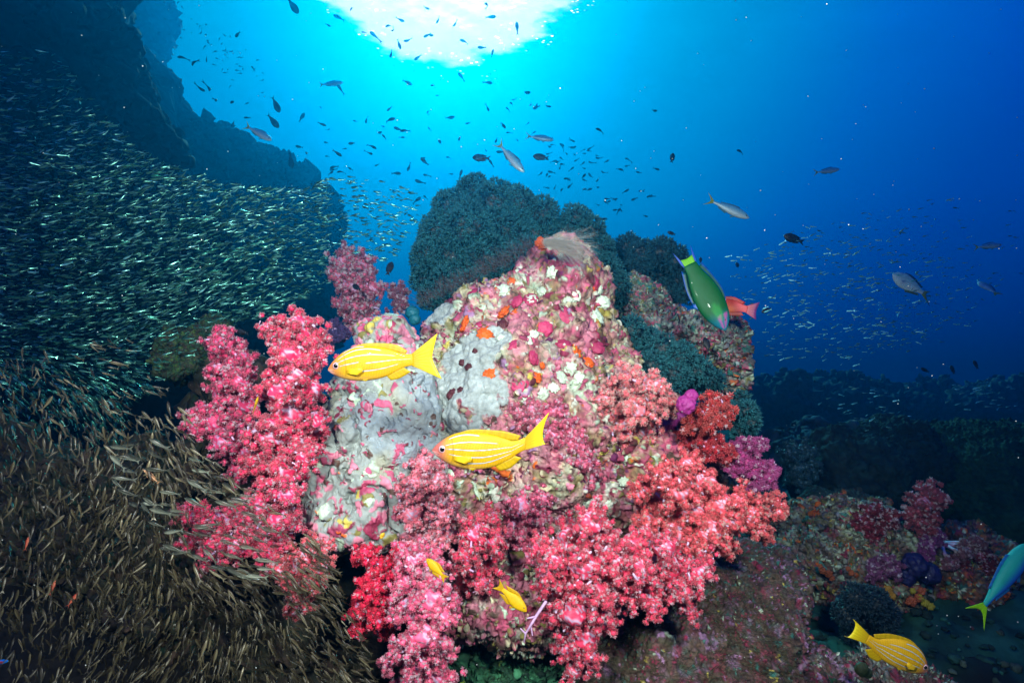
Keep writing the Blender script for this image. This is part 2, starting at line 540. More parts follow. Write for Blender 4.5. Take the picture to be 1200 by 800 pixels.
# --- the pale grey rock in front of it
V, F, g = rock_shape(GREY_E, 210, 0.042, center=P(440, 505, 1.62)); GROUPS.append(g)
N = vnormals(V, [F])
rdg = 1 - np.abs(fbm(V * 6.5 + 14, 4)) * 2.2
V = V + N * (0.030 * fbm(V * 6 + 4, 4, 0.5) + 0.006 * fbm(V * 19, 4) - 0.050 * np.maximum(rdg - 0.60, 0))[:, None]
N = vnormals(V, [F])
ids, e, rt, d1 = cells(V, 0.040, 21, 0.7)
upper = sstep(V[:, 2], 0.93, 0.99)
dens = 0.16 + 0.5 * fbm(V * 7 + 2, 3) + 0.36 * sstep(V[:, 2], 0.78, 0.64) + 0.55 * upper
rad_ = 0.30 + 0.35 * rt[ids, 1]
m = (rt[ids, 0] < dens * 1.25) * sstep(d1 + .30 * fbm(V * 75 + 3, 3), rad_, rad_ * 0.62)
cg = np.array(lin(144, 150, 146)) * (1 + 0.22 * fbm(V * 13, 4))[:, None]
blue = sstep(fbm(V * 5 + 70, 3), 0.0, 0.5)[:, None]; cg = cg * (1 - .5 * blue) + np.array(lin(138, 152, 166)) * .5 * blue
warm = sstep(fbm(V * 6 + 90, 3), 0.1, 0.5)[:, None]; cg = cg * (1 - .5 * warm) + np.array(lin(160, 152, 118)) * .5 * warm
cc = pick([ROSE, PINK, DPINK, MINT, OLIVE, BROWN, YELL], [8, 8, 4, 4, 2, 2, 1.0], rt[ids, 2]) * (0.7 + 0.4 * rt[ids, 3])[:, None] * (1 + .3 * fbm(V * 70, 3))[:, None]
c = cg * (1 - m)[:, None] + cc * m[:, None]
ids2, e2, rt2, d2 = cells(V, 0.013, 22, 0.6)
spot = (rt2[ids2, 0] > 0.93) * sstep(d2, 0.42, 0.25)
c = c * (1 - spot)[:, None] + spot[:, None] * pick([MAROON, BROWN, ORANGE, DPINK, PINK], [4, 3, .7, 3, 3], rt2[ids2, 1])
pits = sstep(fbm(V * 45 + 7, 3), 0.40, 0.60)
V = V + N * (m * 0.004 * (0.3 + rt[ids, 4]) - 0.004 * pits + 0.002 * fbm(V * 50, 3) + spot * 0.004)[:, None]
c = np.clip(c, 0.01, 0.8)
o = mk('grey_sponge_rock', V, F, M_SPONGE, c, None, True, P(440, 640, 1.56))
tag(o, 'pale grey lump of rock with pink patches, left of the striped fish in the middle', 'reef rock')

# --- lower skirt of the reef: brown, mossy rock to the right and below
def simple_rock(name, ells, res, size, seed, pal, wts, label, k=0.04, relief=0.012, amp=0.04, sc=5.0, mat=None, fine=True, cat='reef rock', attach=False, kind=None, cover=0.5):
    V, F, g = rock_shape(ells, res, k)
    if attach: GROUPS.append(g)
    V, N, c = encrust(V, F, size, seed, pal, wts, relief, amp, sc, fine, None, 0.8, cover)
    o = mk(name, V, F, mat or M_ROCK, c, None, True, V.mean(0))
    tag(o, label, cat, kind=kind)
    return o


TURF, TURF2, MUD, GREEN, TEAL = lin(96, 74, 62), lin(82, 78, 54), lin(58, 46, 40), lin(44, 104, 70), lin(64, 128, 118)
GREY2 = lin(130, 124, 128)
simple_rock('mossy_rock', [(850, 735, 1.72, .20, .24, .18), (800, 800, 1.60, .26, .22, .12), (890, 690, 1.85, .10, .15, .13), (760, 760, 1.68, .2, .2, .13)], 170, 0.022, 31,
            [TURF, TURF2, MUD, DPINK, LILAC, TEAL, MINT, YELL], [26, 18, 16, 7, 4, 4, 1.5, 1], 'brown turf-covered rock below the red soft corals, right of the middle', attach=True, relief=0.007, cover=0.30)
simple_rock('rubble_rock', [(930, 805, 1.62, .13, .14, .085), (975, 830, 1.6, .1, .12, .08)], 110, 0.024, 32,
            [TURF, MUD, DPINK, GREY2, LILAC, MINT, GREEN], [18, 12, 9, 6, 4, 2, 5], 'low brown and pink rock at the bottom edge, left of the lowest striped fish', relief=0.008, cover=0.35)
simple_rock('lip_rock', [(575, 702, 1.60, .14, .14, .07), (625, 715, 1.60, .09, .12, .055), (530, 690, 1.62, .08, .12, .06), (592, 668, 1.61, .10, .12, .07)], 130, 0.034, 30,
            [ROSE, PINK, DPINK, MINT, OLIVE, BROWN, TURF, PALE], [10, 9, 8, 7, 7, 8, 8, 5], 'crusted pink lip of rock under the larger little yellow fish', relief=0.014, attach=True)
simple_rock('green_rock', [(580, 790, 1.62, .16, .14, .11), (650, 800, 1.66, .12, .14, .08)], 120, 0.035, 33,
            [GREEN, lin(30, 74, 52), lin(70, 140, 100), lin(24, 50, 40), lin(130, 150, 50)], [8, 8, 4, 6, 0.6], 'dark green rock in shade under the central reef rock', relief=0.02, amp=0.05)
simple_rock('pitted_rock', [(1045, 800, 1.62, .10, .12, .06), (1085, 820, 1.62, .09, .1, .06)], 90, 0.018, 34,
            [TURF, GREY2, DPINK, MINT, MUD], [10, 9, 6, 3, 8], 'small greyish rock under the lowest striped fish')
# rock behind, between the dark cup corals
simple_rock('ledge_rock', [(785, 385, 2.25, .14, .14, .07), (845, 405, 2.2, .085, .12, .09), (850, 440, 2.2, .06, .1, .09)], 150, 0.030, 35,
            [PINK, MINT, TEAL, GREY2, MAROON, OLIVE, BROWN, ORANGE, GREYS], [9, 8, 9, 7, 6, 5, 5, 1.5, 7], 'crusted pink and teal ledge of rock under the green wrasse', k=0.03, relief=0.014)
simple_rock('knob_rock', [(742, 346, 2.34, .055, .08, .085), (758, 362, 2.32, .05, .08, .05)], 90, 0.026, 45,
            [PINK, MINT, TEAL, GREY2, MAROON, OLIVE], [6, 6, 10, 9, 5, 4], 'small teal-pink knob of rock between the crusted rock and the ledge', k=0.03, relief=0.010)
# left bank behind the red corals
simple_rock('algae_rock', [(222, 415, 2.05, .10, .12, .085), (245, 400, 2.1, .07, .1, .07)], 90, 0.016, 36,
            [lin(50, 96, 60), lin(90, 126, 60), TURF2, MUD, lin(34, 70, 56)], [4, 1.5, 6, 8, 8], 'mossy green rock left of the tall red soft coral', relief=0.008, amp=0.06)
simple_rock('bank_rock', [(380, 760, 1.75, .3, .2, .16), (230, 700, 1.95, .35, .3, .25), (90, 640, 2.1, .4, .3, .3), (60, 790, 1.9, .3, .3, .12), (300, 520, 2.1, .2, .2, .3), (340, 640, 1.9, .2, .2, .2), (20, 560, 2.2, .2, .2, .16), (150, 575, 2.1, .14, .2, .12)], 150, 0.05, 37,
            [MUD, TURF, TURF2, lin(36, 44, 36), lin(30, 60, 44)], [12, 8, 6, 10, 3], 'dark brown bank of rock behind the shoal of brown glassfish', relief=0.02, amp=0.11)
# far left wall
WPAL = [lin(30, 36, 36), lin(38, 36, 34), lin(22, 30, 30)]
simple_rock('reef_wall', [(30, 110, 4.3, .80, .6, .80), (100, 200, 4.4, .55, .6, .60), (120, 350, 4.6, 1.0, .7, 1.0), (20, -20, 4.6, .75, .6, .7)], 150, 0.22, 38, WPAL, [1, 1, 1],
            'dark wall of reef at the left edge, nearest part, behind the silver shoal', k=0.06, relief=0.10, amp=0.15, sc=2.2, mat=M_DARKROCK, fine=False, cat='reef wall')
simple_rock('reef_wall', [(130, 130, 7.39, 0.77, 0.6, 0.79), (195, 192, 7.79, 0.73, 0.5, 0.79), (260, 220, 8.18, 0.71, 0.5, 0.79), (318, 250, 8.45, 0.66, 0.5, 0.79), (352, 270, 8.58, 0.53, 0.4, 0.62), (300, 340, 8.05, 1.19, 0.6, 1.19), (366, 338, 8.58, 0.48, 0.4, 0.88)], 170, 0.22, 48, WPAL, [1, 1, 1],
            'hazy spur of the dark reef wall stepping down towards the middle', k=0.06, relief=0.11, amp=0.16, sc=2.2, mat=M_DARKROCK, fine=False, cat='reef wall')
simple_rock('distant_rock', [(110, -10, 11, 1.3, .9, 1.7), (150, 20, 11, .71, .7, .97)], 80, 0.3, 39,
            [lin(54, 62, 60), lin(66, 60, 58)], [1, 1], 'hazy rock far behind the dark reef wall at the top', k=0.1, relief=0.08, amp=0.2, sc=1.2, mat=M_DARKROCK)
# right-hand reef
RPAL = [DPINK, GREY2, MINT, OLIVE, TURF, MUD, ORANGE, TEAL, YELL]
simple_rock('outcrop_rock', [(975, 650, 2.45, .22, .2, .16), (1030, 630, 2.5, .16, .2, .13), (940, 620, 2.5, .12, .18, .1), (1010, 680, 2.42, .22, .2, .10)], 170, 0.035, 40, RPAL, [8, 12, 9, 8, 12, 8, 3, 5, 1.5],
            'knobbly reef rock with orange and yellow spots right of the salmon soft coral', relief=0.015, amp=0.06, cover=0.38)
simple_rock('soft_coral_rock', [(1110, 680, 2.45, .20, .2, .13), (1060, 690, 2.5, .14, .2, .10), (1150, 660, 2.6, .14, .2, .12)], 120, 0.032, 41, RPAL, [10, 8, 4, 5, 12, 12, 5, 4, 3],
            'dim reef rock carrying maroon and purple corals, behind the blue-green fish', relief=0.013, amp=0.06, cover=0.35)
simple_rock('round_boulder', [(1000, 560, 3.1, .30, .3, .22), (1050, 545, 3.3, .25, .3, .25)], 90, 0.07, 42, [lin(26, 40, 44), lin(24, 52, 58), lin(18, 34, 40)], [4, 4, 4],
            'dark rounded boulder behind the knobbly rock on the right', relief=0.02, amp=0.05, mat=M_DARKROCK)
simple_rock('flat_boulder', [(985, 600, 2.75, .18, .2, .09)], 70, 0.05, 43, [lin(60, 80, 80), lin(44, 66, 66), MUD], [4, 4, 3],
            'flat teal-grey boulder just above the knobbly rock', relief=0.012, amp=0.04, mat=M_DARKROCK)
simple_rock('green_coral_mound', [(1185, 560, 3.2, .50, .5, .26), (1130, 530, 3.6, .42, .4, .16), (1200, 620, 2.9, .3, .4, .2)], 130, 0.05, 44, [lin(26, 60, 44), lin(20, 48, 40), lin(34, 70, 50)], [4, 4, 3],
            'broad dark green coral mound at the right edge', relief=0.018, amp=0.04, mat=M_DARKROCK, cat='coral mound')
for i, (x, y, d, r, lab) in enumerate([(905, 452, 8.5, .74, 'dark hump of reef beside the rim of the ledge rock'), (985, 455, 9.5, .9, 'dark hump of far reef under the small glinting shoal'),
                                       (1085, 466, 10.5, 1.0, 'long dark hump of far reef on the horizon, towards the right'), (1175, 460, 9.8, .9, 'dark hump of far reef at the right edge of the photo'), (940, 500, 4.6, .30, 'low dark boulder behind the magenta soft coral')]):
    simple_rock('far_reef', [(x, y + 25, d, r * 1.2, r, r * .52), (x + 40, y + 30, d + .3, r, r, r * .4)], 70, 0.2, 50 + i, [lin(70, 84, 88), lin(84, 96, 100), lin(56, 72, 80)], [1, 1, 1], lab, k=0.08, relief=0.08, amp=0.22, sc=2.2, mat=M_DARKROCK, cat='reef')

# ------------------------------------------------------------------ sea floor
nx, ny = 300, 300
xs = np.linspace(-1, 1, nx); xs = np.sign(xs) * (np.abs(xs) ** 1.7) * 12.5
ys = -1.5 + (np.linspace(0, 1, ny) ** 1.7) * 18.0
X, Y = np.meshgrid(xs, ys, indexing='ij')
G = np.stack([X.ravel(), Y.ravel(), np.zeros(X.size)], -1)
z = 0.07 * fbm(G * 1.3, 5) + 0.07 * np.abs(fbm(G * 5 + 3, 4)) + 0.035 * np.abs(fbm(G * 16, 3))
z += 0.30 * sstep(G[:, 0], -0.2, -1.8) * sstep(G[:, 1], 0.8, 1.6) + (-1.3) * sstep(G[:, 1], 5.5, 15)
G[:, 2] = z
nz = fbm(G * 3.1 + 40, 4)
c = np.array(lin(28, 44, 42)) + (nz[:, None] * 0.5 + 0.3) * (np.array(lin(54, 128, 112)) - np.array(lin(28, 44, 42)))
c = c * np.clip(0.9 + 0.5 * fbm(G * 24, 3), 0.3, 1.6)[:, None]
lf = sstep(G[:, 0], 0.1, -0.4)[:, None]; c = c * (1 - lf) + np.array(lin(34, 30, 26)) * lf * np.clip(.9 + .6 * fbm(G * 9 + 5, 3), .3, 1.6)[:, None]
o = mk('sea_floor', G, grid_faces(nx, ny), M_FLOOR, np.clip(c, 0.01, 1)); tag(o, kind='structure')

# broken coral lying on the sea floor at the right
rg = np.random.default_rng(88); rub = Acc()
qx, qy = rg.uniform(.25, 3.4, 4200), 1.35 + 4.2 * rg.random(4200) ** 1.4
gi = np.clip(np.searchsorted(xs, qx), 0, nx - 1) * ny + np.clip(np.searchsorted(ys, qy), 0, ny - 1); qz = G[gi, 2]
for x_, y_, z_ in zip(qx, qy, qz):
    r_ = rg.uniform(.005, .018) * (0.7 + .15 * y_)
    d_, f_ = cube_sphere(6); ax_ = np.array([rg.uniform(.5, 1.6), rg.uniform(.5, 1.4), rg.uniform(.5, 1.1)]) * r_
    t_ = rg.uniform(0, 6.3); ca, sa = math.cos(t_), math.sin(t_)
    pv_ = d_ * ax_ * (1 + .4 * fbm(d_ * 1.4 + rg.uniform(0, 90), 2)[:, None]); pv_ = np.stack([pv_[:, 0] * ca - pv_[:, 1] * sa, pv_[:, 0] * sa + pv_[:, 1] * ca, pv_[:, 2]], -1)
    kc = [lin(34, 70, 66), lin(50, 104, 92), lin(28, 46, 46), lin(70, 84, 74), lin(90, 60, 66)][rg.choice(5, p=[.34, .24, .24, .12, .06])]
    rub.add(pv_ + (x_, y_, z_ + .2 * r_), f_.copy(), np.array(kc) * rg.uniform(.6, 1.2))
o = rub.build('coral_rubble', M_FLOOR, None, (1.5, 2.5, 0)); tag(o, kind='stuff')

# ------------------------------------------------------------------ the water itself, as haze
bx = np.array([(x, y, zz) for x in (-13.5, 13.5) for y in (-2.2, 17.5) for zz in (-2.9, 6.6)], float)
bf = np.array([(0, 1, 3, 2), (4, 6, 7, 5), (0, 4, 5, 1), (2, 3, 7, 6), (0, 2, 6, 4), (1, 5, 7, 3)])
hm = bpy.data.materials.new('water_haze'); hm.use_nodes = True
hm.node_tree.nodes.remove(hm.node_tree.nodes['Principled BSDF'])
pv = hm.node_tree.nodes.new('ShaderNodeVolumePrincipled')
pv.inputs['Color'].default_value = (0.0, 0.15, 0.36, 1)
pv.inputs['Absorption Color'].default_value = (0.0, 0.34, 0.60, 1)
pv.inputs['Density'].default_value = 0.095
pv.inputs['Anisotropy'].default_value = 0.82
hm.node_tree.links.new(pv.outputs[0], hm.node_tree.nodes['Material Output'].inputs['Volume'])
o = mk('haze', bx, bf, hm, smooth=False); tag(o, kind='stuff')
# ------------------------------------------------------------------ soft corals and other branching animals
def tuft_template(kind):
    V, F3, F4, hgt = [], [], [], []

    def petal(dirv, length, r0, r1, sides=3):
        dirv = np.array(dirv, float); dirv /= np.linalg.norm(dirv)
        ref = np.array([0, 0, 1.0]) if abs(dirv[2]) < 0.9 else np.array([1.0, 0, 0])
        a = np.cross(dirv, ref); a /= np.linalg.norm(a); b = np.cross(dirv, a)
        o = len(V)
        for lv, rr in ((0.0, r0), (0.62, r1)):
            for k in range(sides):
                t = 2 * np.pi * k / sides
                V.append(dirv * length * lv + rr * (np.cos(t) * a + np.sin(t) * b)); hgt.append(lv * length)
        V.append(dirv * length); hgt.append(length)
        for k in range(sides):
            k2 = (k + 1) % sides
            F4.append((o + k, o + k2, o + sides + k2, o + sides + k)); F3.append((o + sides + k, o + sides + k2, o + 2 * sides))

    if kind == 'polyp':
        petal((0, 0, 1), 1.1, .15, .19)
        for k in range(7):
            t = k * 2 * np.pi / 7; petal((np.cos(t), np.sin(t), 0.55 + 0.35 * (k % 2)), 1.0 - .15 * (k % 2), .13, .18)
    elif kind == 'finger':
        petal((0, 0, 1), 1.25, .20, .17, 3)
        for k in range(4):
            t = k * np.pi / 2; petal((np.cos(t) * .8, np.sin(t) * .8, 1.1), 1.0, .12, .13)
    elif kind == 'knob':
        petal((0, 0, 1), 1.0, .42, .46, 5)
    hgt = np.array(hgt); hgt = hgt / hgt.max()
    return np.array(V), np.array(F3), np.array(F4), hgt


TEMPL = {k: tuft_template(k) for k in ('polyp', 'finger', 'knob')}


def tufts(acc, pts, nrm, size, kind, base, tip, rg, pale=0.23, palecol=(0.85, 0.74, 0.82), var=0.38, tipw=2.6):
    if len(pts) == 0: return
    TV, T3, T4, hg = TEMPL[kind]
    n = len(pts)
    nrm = nrm + rg.normal(size=(n, 3)) * 0.28; nrm /= np.linalg.norm(nrm, axis=1)[:, None]
    ref = rg.normal(size=(n, 3))
    a = np.cross(nrm, ref); a /= np.linalg.norm(a, axis=1)[:, None]; b = np.cross(nrm, a)
    s = size * rg.uniform(0.65, 1.35, n)
    V = pts[:, None] + s[:, None, None] * (TV[None, :, 0:1] * a[:, None] + TV[None, :, 1:2] * b[:, None] + TV[None, :, 2:3] * nrm[:, None])
    bc = (0.86 if kind == 'polyp' else 1.0) * np.asarray(base)[None] * rg.uniform(1 - var, 1 + var, (n, 1)); tc = np.asarray(tip)[None] * rg.uniform(0.75, 1.1, (n, 1))
    w = (hg ** tipw)[None, :, None]
    C = bc[:, None] * (1 - w) + tc[:, None] * w
    # open polyps: white spicules show at the foot, colour only at the ends
    pm = rg.random(n) < pale
    pw = np.clip(1 - 1.1 * hg ** 2, 0.12, 1)[None, :, None] * rg.uniform(.6, 1.0, (n, 1, 1))
    C = np.where(pm[:, None, None], C * (1 - pw) + np.asarray(palecol)[None, None] * pw, C)
    m = len(TV); off = (np.arange(n) * m)[:, None, None]
    acc.add(V.reshape(-1, 3), [(T3[None] + off).reshape(-1, 3), (T4[None] + off).reshape(-1, 4)], np.clip(C, 0, 1).reshape(-1, 3))


N_TUFT = 0


def soft_coral(name, label, lobes, depth, base, tip, stem, seed, cat='soft coral', group=None, attach=None, tuft_px=3.05, kind='polyp', mat=None, pale=0.23,
               knobs=30, bare=0.0, palecol=(0.92, 0.82, 0.90), root_px=None, push=0.10, dens=1.0, knob_r=0.29):
    """A colony: a foot on the rock, one branch per lobe, and on each branch its own polyps.
    lobes are (px, py, radius px[, extra depth]); attach=True sets each lobe on the rock behind it."""
    global N_TUFT
    rg = np.random.default_rng(seed)
    L = []
    for i, lb in enumerate(lobes):
        x, y, r = lb[:3]
        d = depth
        if attach:
            hit = ray_depth(x, y, GROUPS)
            if hit is not None: d = hit - 0.55 * r / FPX * hit
            if d > depth + 0.12 or hit is None: d = depth
        d += (lb[3] if len(lb) > 3 else rg.uniform(-0.03, 0.03) * (2.6 if kind == 'finger' else 1))
        L.append((P(x, y, d), r / FPX * d, d))
    cen = np.array([l[0] for l in L]); rad = np.array([l[1] for l in L])
    rp = P(*root_px) if root_px else cen.mean(0) + np.array([0, push + rad.mean(), -0.3 * rad.mean()])
    root = empty(name, rp); tag(root, label, cat, group)
    sc = np.asarray(stem)
    for i, (C, R, d) in enumerate(L):
        br = Acc()
        mid = (rp + C) / 2 + rg.normal(size=3) * 0.1 * R
        tv, tf = tube([rp, mid, C], [R * .34, R * .30, R * .26], 7); br.add(tv, tf, sc)
        bv, bf = blob(C, (R * .62,) * 3, 9, 0.25, 1.6, rg.uniform(0, 50))
        bcol = np.where((rg.random(len(bv)) < 0.30)[:, None], sc[None] * 0.9, np.asarray(base)[None] * 0.95)
        br.add(bv, bf, bcol)
        sp_ = tuft_px / FPX * d
        ps, ns = [], []

        def cover(kc, kr, kdir, wrap):
            nt = int(np.clip(dens * 4 * np.pi * kr * kr / (2.3 * sp_ * sp_), 8, 700))
            dv = fib(nt) @ np.linalg.qr(rg.normal(size=(3, 3)))[0]
            keep = (dv @ kdir > wrap) & (dv[:, 1] < 0.62)
            dv = dv[keep]
            pp = kc + dv * (kr * (0.72 if wrap > -.9 else 1 + 0.16 * fbm(dv * 2.6 + rg.uniform(0, 60), 3)[:, None]))
            dist = np.linalg.norm(pp[:, None] - cen[None], axis=2) / rad[None]   # drop what is buried in a neighbouring lobe
            dist[:, i] = 9
            ok = (dist.min(1) > 0.72) & (np.linalg.norm(pp - C, axis=1) > .74 * R * (wrap < -.9))
            ps.append(pp[ok]); ns.append(dv[ok])

        if kind == 'finger':
            bv, bf = blob(C, (R * .78,) * 3, 14, 0.16, 2.2, rg.uniform(0, 50)); br.add(bv, bf, np.asarray(base) * .35)
            for kdir in np.vstack([[[0, -.01, 0]], fib(9)]):
                kc = C + kdir * R * rg.uniform(.35, .55); cover(kc, R * rg.uniform(.5, .62), np.array([0, -1.0, 0]), -2)
        else:
            nd = max(6, knobs // 2)
            kd_ = fib(nd) @ np.linalg.qr(rg.normal(size=(3, 3)))[0]
            kd_ = kd_ + rg.normal(size=kd_.shape) * 0.16; kd_ /= np.linalg.norm(kd_, axis=1)[:, None]
            for kdir in kd_:
                if kdir[1] > 0.75 or (bare and kdir[1] < -0.2 and rg.random() < bare): continue
                side = np.cross(kdir, rg.normal(size=3)); side /= np.linalg.norm(side)
                reach = rg.uniform(0.85, 1.25); stem_pts = [C + kdir * R * .3]
                for q_, (rr, kk) in enumerate(((.52, 1.0), (.80, .88), (1.08, .62))):
                    if q_ == 2 and rg.random() < .35: break
                    kc = C + (kdir * rr * reach + side * rg.normal() * .13 * (q_ + .6)) * R; kr = R * knob_r * kk * rg.uniform(.8, 1.2)
                    stem_pts.append(kc)
                    bv, bf = blob(kc, (kr * .70,) * 3, 5, 0.2, 1.5, rg.uniform(0, 50)); br.add(bv, bf, np.asarray(base) * rg.uniform(.8, 1.05))
                    dirq = kc - C; cover(kc, kr, dirq / np.linalg.norm(dirq), -0.45)
                stem_pts[-1] = stem_pts[-1] * .5 + stem_pts[-2] * .5
                tv, tf = tube(stem_pts, np.linspace(R * .12, R * .06, len(stem_pts)), 5); br.add(tv, tf, sc)
        bo = br.build('branch', M_STEM, root, rp)
        ps = np.concatenate(ps) if ps else np.zeros((0, 3)); ns = np.concatenate(ns) if ns else np.zeros((0, 3))
        if len(ps):
            pa = Acc()
            tint = rg.uniform(0.85, 1.15)
            tufts(pa, ps, ns, tuft_px / FPX * d * (1.5 if kind == 'finger' else 0.95), kind, np.asarray(base) * tint, tip, rg, pale, palecol)
            pa.build('polyps', mat or M_POLYP, bo, rp)
            N_TUFT += len(ps)
    return root


CRIM, HOT, SALM, PINKP, MAUVE, DULL = lin(240, 44, 96), lin(248, 24, 78), lin(242, 88, 104), lin(244, 126, 152), lin(210, 92, 130), lin(228, 96, 132)
TIPP, TIPO, TIPM = lin(255, 206, 214), lin(255, 214, 200), lin(240, 184, 206)
STEMC, STEMW = lin(200, 160, 200), lin(214, 186, 216)
RED = lin(206, 36, 46)

soft_coral('soft_coral', 'tall crimson soft coral column left of the upper striped yellow fish',
           [(352, 386, 26), (338, 412, 24), (366, 410, 20), (345, 438, 28), (326, 455, 24), (362, 458, 22), (343, 482, 30), (318, 508, 26), (352, 512, 27), (372, 492, 16), (318, 386, 14),
            (305, 542, 24), (336, 548, 27), (358, 534, 18), (322, 574, 26)], 1.42, CRIM, TIPP, STEMW, 101, bare=0.10, pale=0.19, root_px=(350, 560, 1.66))
soft_coral('soft_coral', 'dusky pink soft coral standing just left of the tall crimson column',
           [(262, 402, 18), (278, 420, 20), (258, 428, 18), (280, 446, 20), (262, 458, 20), (290, 470, 20), (238, 488, 20), (258, 494, 22), (282, 500, 22), (228, 498, 14), (262, 518, 18), (290, 524, 20), (284, 548, 18)],
           1.50, lin(222, 58, 108), TIPM, STEMC, 102, bare=0.12, root_px=(300, 540, 1.72))
soft_coral('soft_coral', 'hot pink soft coral spreading leftwards among the brown glassfish',
           [(214, 600, 13), (234, 606, 17), (258, 612, 20), (284, 604, 22), (226, 632, 14), (252, 640, 20), (280, 636, 22), (306, 628, 22), (330, 610, 22), (244, 660, 12), (322, 646, 20), (300, 596, 20), (338, 580, 18)],
           1.36, lin(238, 48, 100), TIPP, STEMC, 103, root_px=(350, 620, 1.6))
soft_coral('soft_coral', 'salmon pink soft coral hanging below the pale grey rock',
           [(372, 640, 16), (355, 656, 22), (378, 664, 15), (342, 680, 18), (366, 684, 15), (350, 704, 15), (344, 716, 9), (330, 668, 14)], 1.34, lin(242, 84, 106), TIPO, STEMW, 104, bare=0.2, root_px=(380, 630, 1.52))
soft_coral('soft_coral', 'pale mauve-pink soft coral in open water above and behind the pale grey rock',
           [(404, 304, 15), (424, 312, 17), (398, 322, 14), (414, 334, 20), (436, 338, 14), (410, 356, 19), (430, 360, 16), (418, 378, 16), (432, 390, 12)], 2.35, lin(200, 84, 118), TIPM, STEMC, 105, tuft_px=3.2, pale=0.42, root_px=(425, 415, 2.5))
soft_coral('soft_coral', 'very small dull pink soft coral between the dark cup coral and the pale grey rock', [(467, 343, 10), (470, 356, 9)], 2.25, lin(150, 50, 84), TIPM, STEMC, 106, tuft_px=3)
soft_coral('soft_coral', 'pale pink soft coral at the left below the middle striped fish',
           [(494, 548, 20), (512, 566, 20), (486, 572, 22), (506, 592, 26), (480, 600, 20), (524, 600, 18), (492, 622, 24), (516, 626, 20), (478, 634, 14)], 1.42, lin(244, 120, 142), lin(250, 196, 204), STEMW, 107, attach=True, pale=0.38)
soft_coral('soft_coral', 'hot crimson soft coral at the lower edge of the reef, beside the dark gap',
           [(428, 652, 16), (444, 668, 18), (436, 690, 20), (456, 700, 16), (424, 712, 17), (444, 722, 15), (420, 734, 12), (450, 736, 11), (462, 676, 15), (470, 652, 14)], 1.36, HOT, lin(250, 120, 140), STEMC, 108, bare=0.06, pale=0.15)
soft_coral('soft_coral', 'long bright pink soft coral trailing down to the bottom edge of the photo',
           [(484, 652, 20), (500, 668, 24), (478, 682, 20), (504, 698, 26), (484, 712, 24), (516, 720, 20), (494, 742, 26), (514, 756, 20), (488, 772, 24), (508, 790, 24), (490, 806, 24), (466, 762, 13), (456, 778, 11)],
           1.28, lin(246, 92, 136), lin(252, 184, 200), STEMW, 109, pale=0.38, root_px=(520, 690, 1.5))
soft_coral('soft_coral', 'crimson soft coral between the two little lemon-yellow fish',
           [(572, 606, 15), (556, 624, 20), (578, 632, 17), (548, 648, 20), (568, 656, 20), (546, 676, 18), (564, 682, 14), (540, 662, 12)], 1.40, lin(236, 42, 88), TIPP, STEMC, 110, attach=True, pale=0.19)
soft_coral('soft_coral', 'dull rose soft coral to the right of the crimson one under the middle striped fish',
           [(610, 594, 18), (628, 606, 18), (606, 618, 20), (626, 632, 18), (614, 648, 16), (634, 584, 14)], 1.46, DULL, lin(236, 160, 184), STEMC, 111, attach=True, pale=0.28)
soft_coral('soft_coral', 'pinkish-red soft coral with bare lilac branches along the lower reef, the longest one',
           [(692, 612, 22), (668, 632, 24), (708, 640, 24), (648, 652, 18), (682, 662, 26), (722, 664, 24), (656, 684, 24), (694, 694, 26), (672, 716, 26), (704, 722, 22), (652, 716, 18), (684, 744, 24), (664, 758, 18), (690, 770, 16), (672, 786, 13),
            (740, 640, 22), (752, 668, 24), (738, 692, 20), (772, 690, 20), (784, 664, 24), (764, 710, 15), (800, 690, 19), (818, 668, 20), (806, 712, 13), (778, 640, 20), (640, 668, 14), (632, 640, 14)],
           1.36, lin(242, 62, 100), lin(252, 182, 190), STEMW, 112, attach=True, bare=0.20, pale=0.30, root_px=(730, 640, 1.6))
soft_coral('soft_coral', 'broad salmon-red soft coral reaching out to the right of the reef',
           [(768, 592, 24), (794, 574, 24), (776, 556, 18), (812, 596, 24), (826, 566, 20), (806, 546, 18), (842, 588, 22), (856, 610, 20), (832, 622, 22), (866, 586, 17), (880, 604, 17), (896, 594, 15), (908, 588, 11), (914, 600, 9), (890, 620, 11), (898, 628, 8),
            (760, 616, 20), (790, 622, 22), (812, 640, 20), (848, 640, 16), (750, 574, 15)], 1.45, SALM, lin(248, 160, 152), STEMW, 113, attach=True, bare=0.12, pale=0.23, palecol=(0.9, 0.66, 0.6), root_px=(800, 600, 1.7))
soft_coral('soft_coral', 'rounded salmon-and-white soft coral at the upper right of the crusted rock',
           [(742, 446, 22), (764, 452, 18), (722, 458, 18), (716, 482, 20), (744, 476, 24), (768, 472, 20), (730, 502, 20), (754, 502, 18), (784, 474, 12), (706, 468, 12)], 1.55, lin(246, 112, 124), lin(252, 220, 208), STEMW, 114, attach=True, bare=0.05, pale=0.47, palecol=(0.9, 0.72, 0.66))
soft_coral('soft_coral', 'small bright red soft coral, upper one of two right of the magenta sponge',
           [(838, 474, 15), (848, 486, 12), (826, 486, 14), (814, 496, 12), (834, 496, 12)], 1.56, RED, lin(250, 150, 140), STEMC, 115, attach=True, tuft_px=4.2, pale=0.10)
soft_coral('soft_coral', 'small deep red soft coral, lower one of two right of the magenta sponge',
           [(812, 516, 15), (832, 522, 16), (848, 530, 12), (800, 512, 10), (818, 534, 11)], 1.55, lin(190, 28, 46), lin(244, 120, 128), STEMC, 116, attach=True, tuft_px=4.2, pale=0.11)
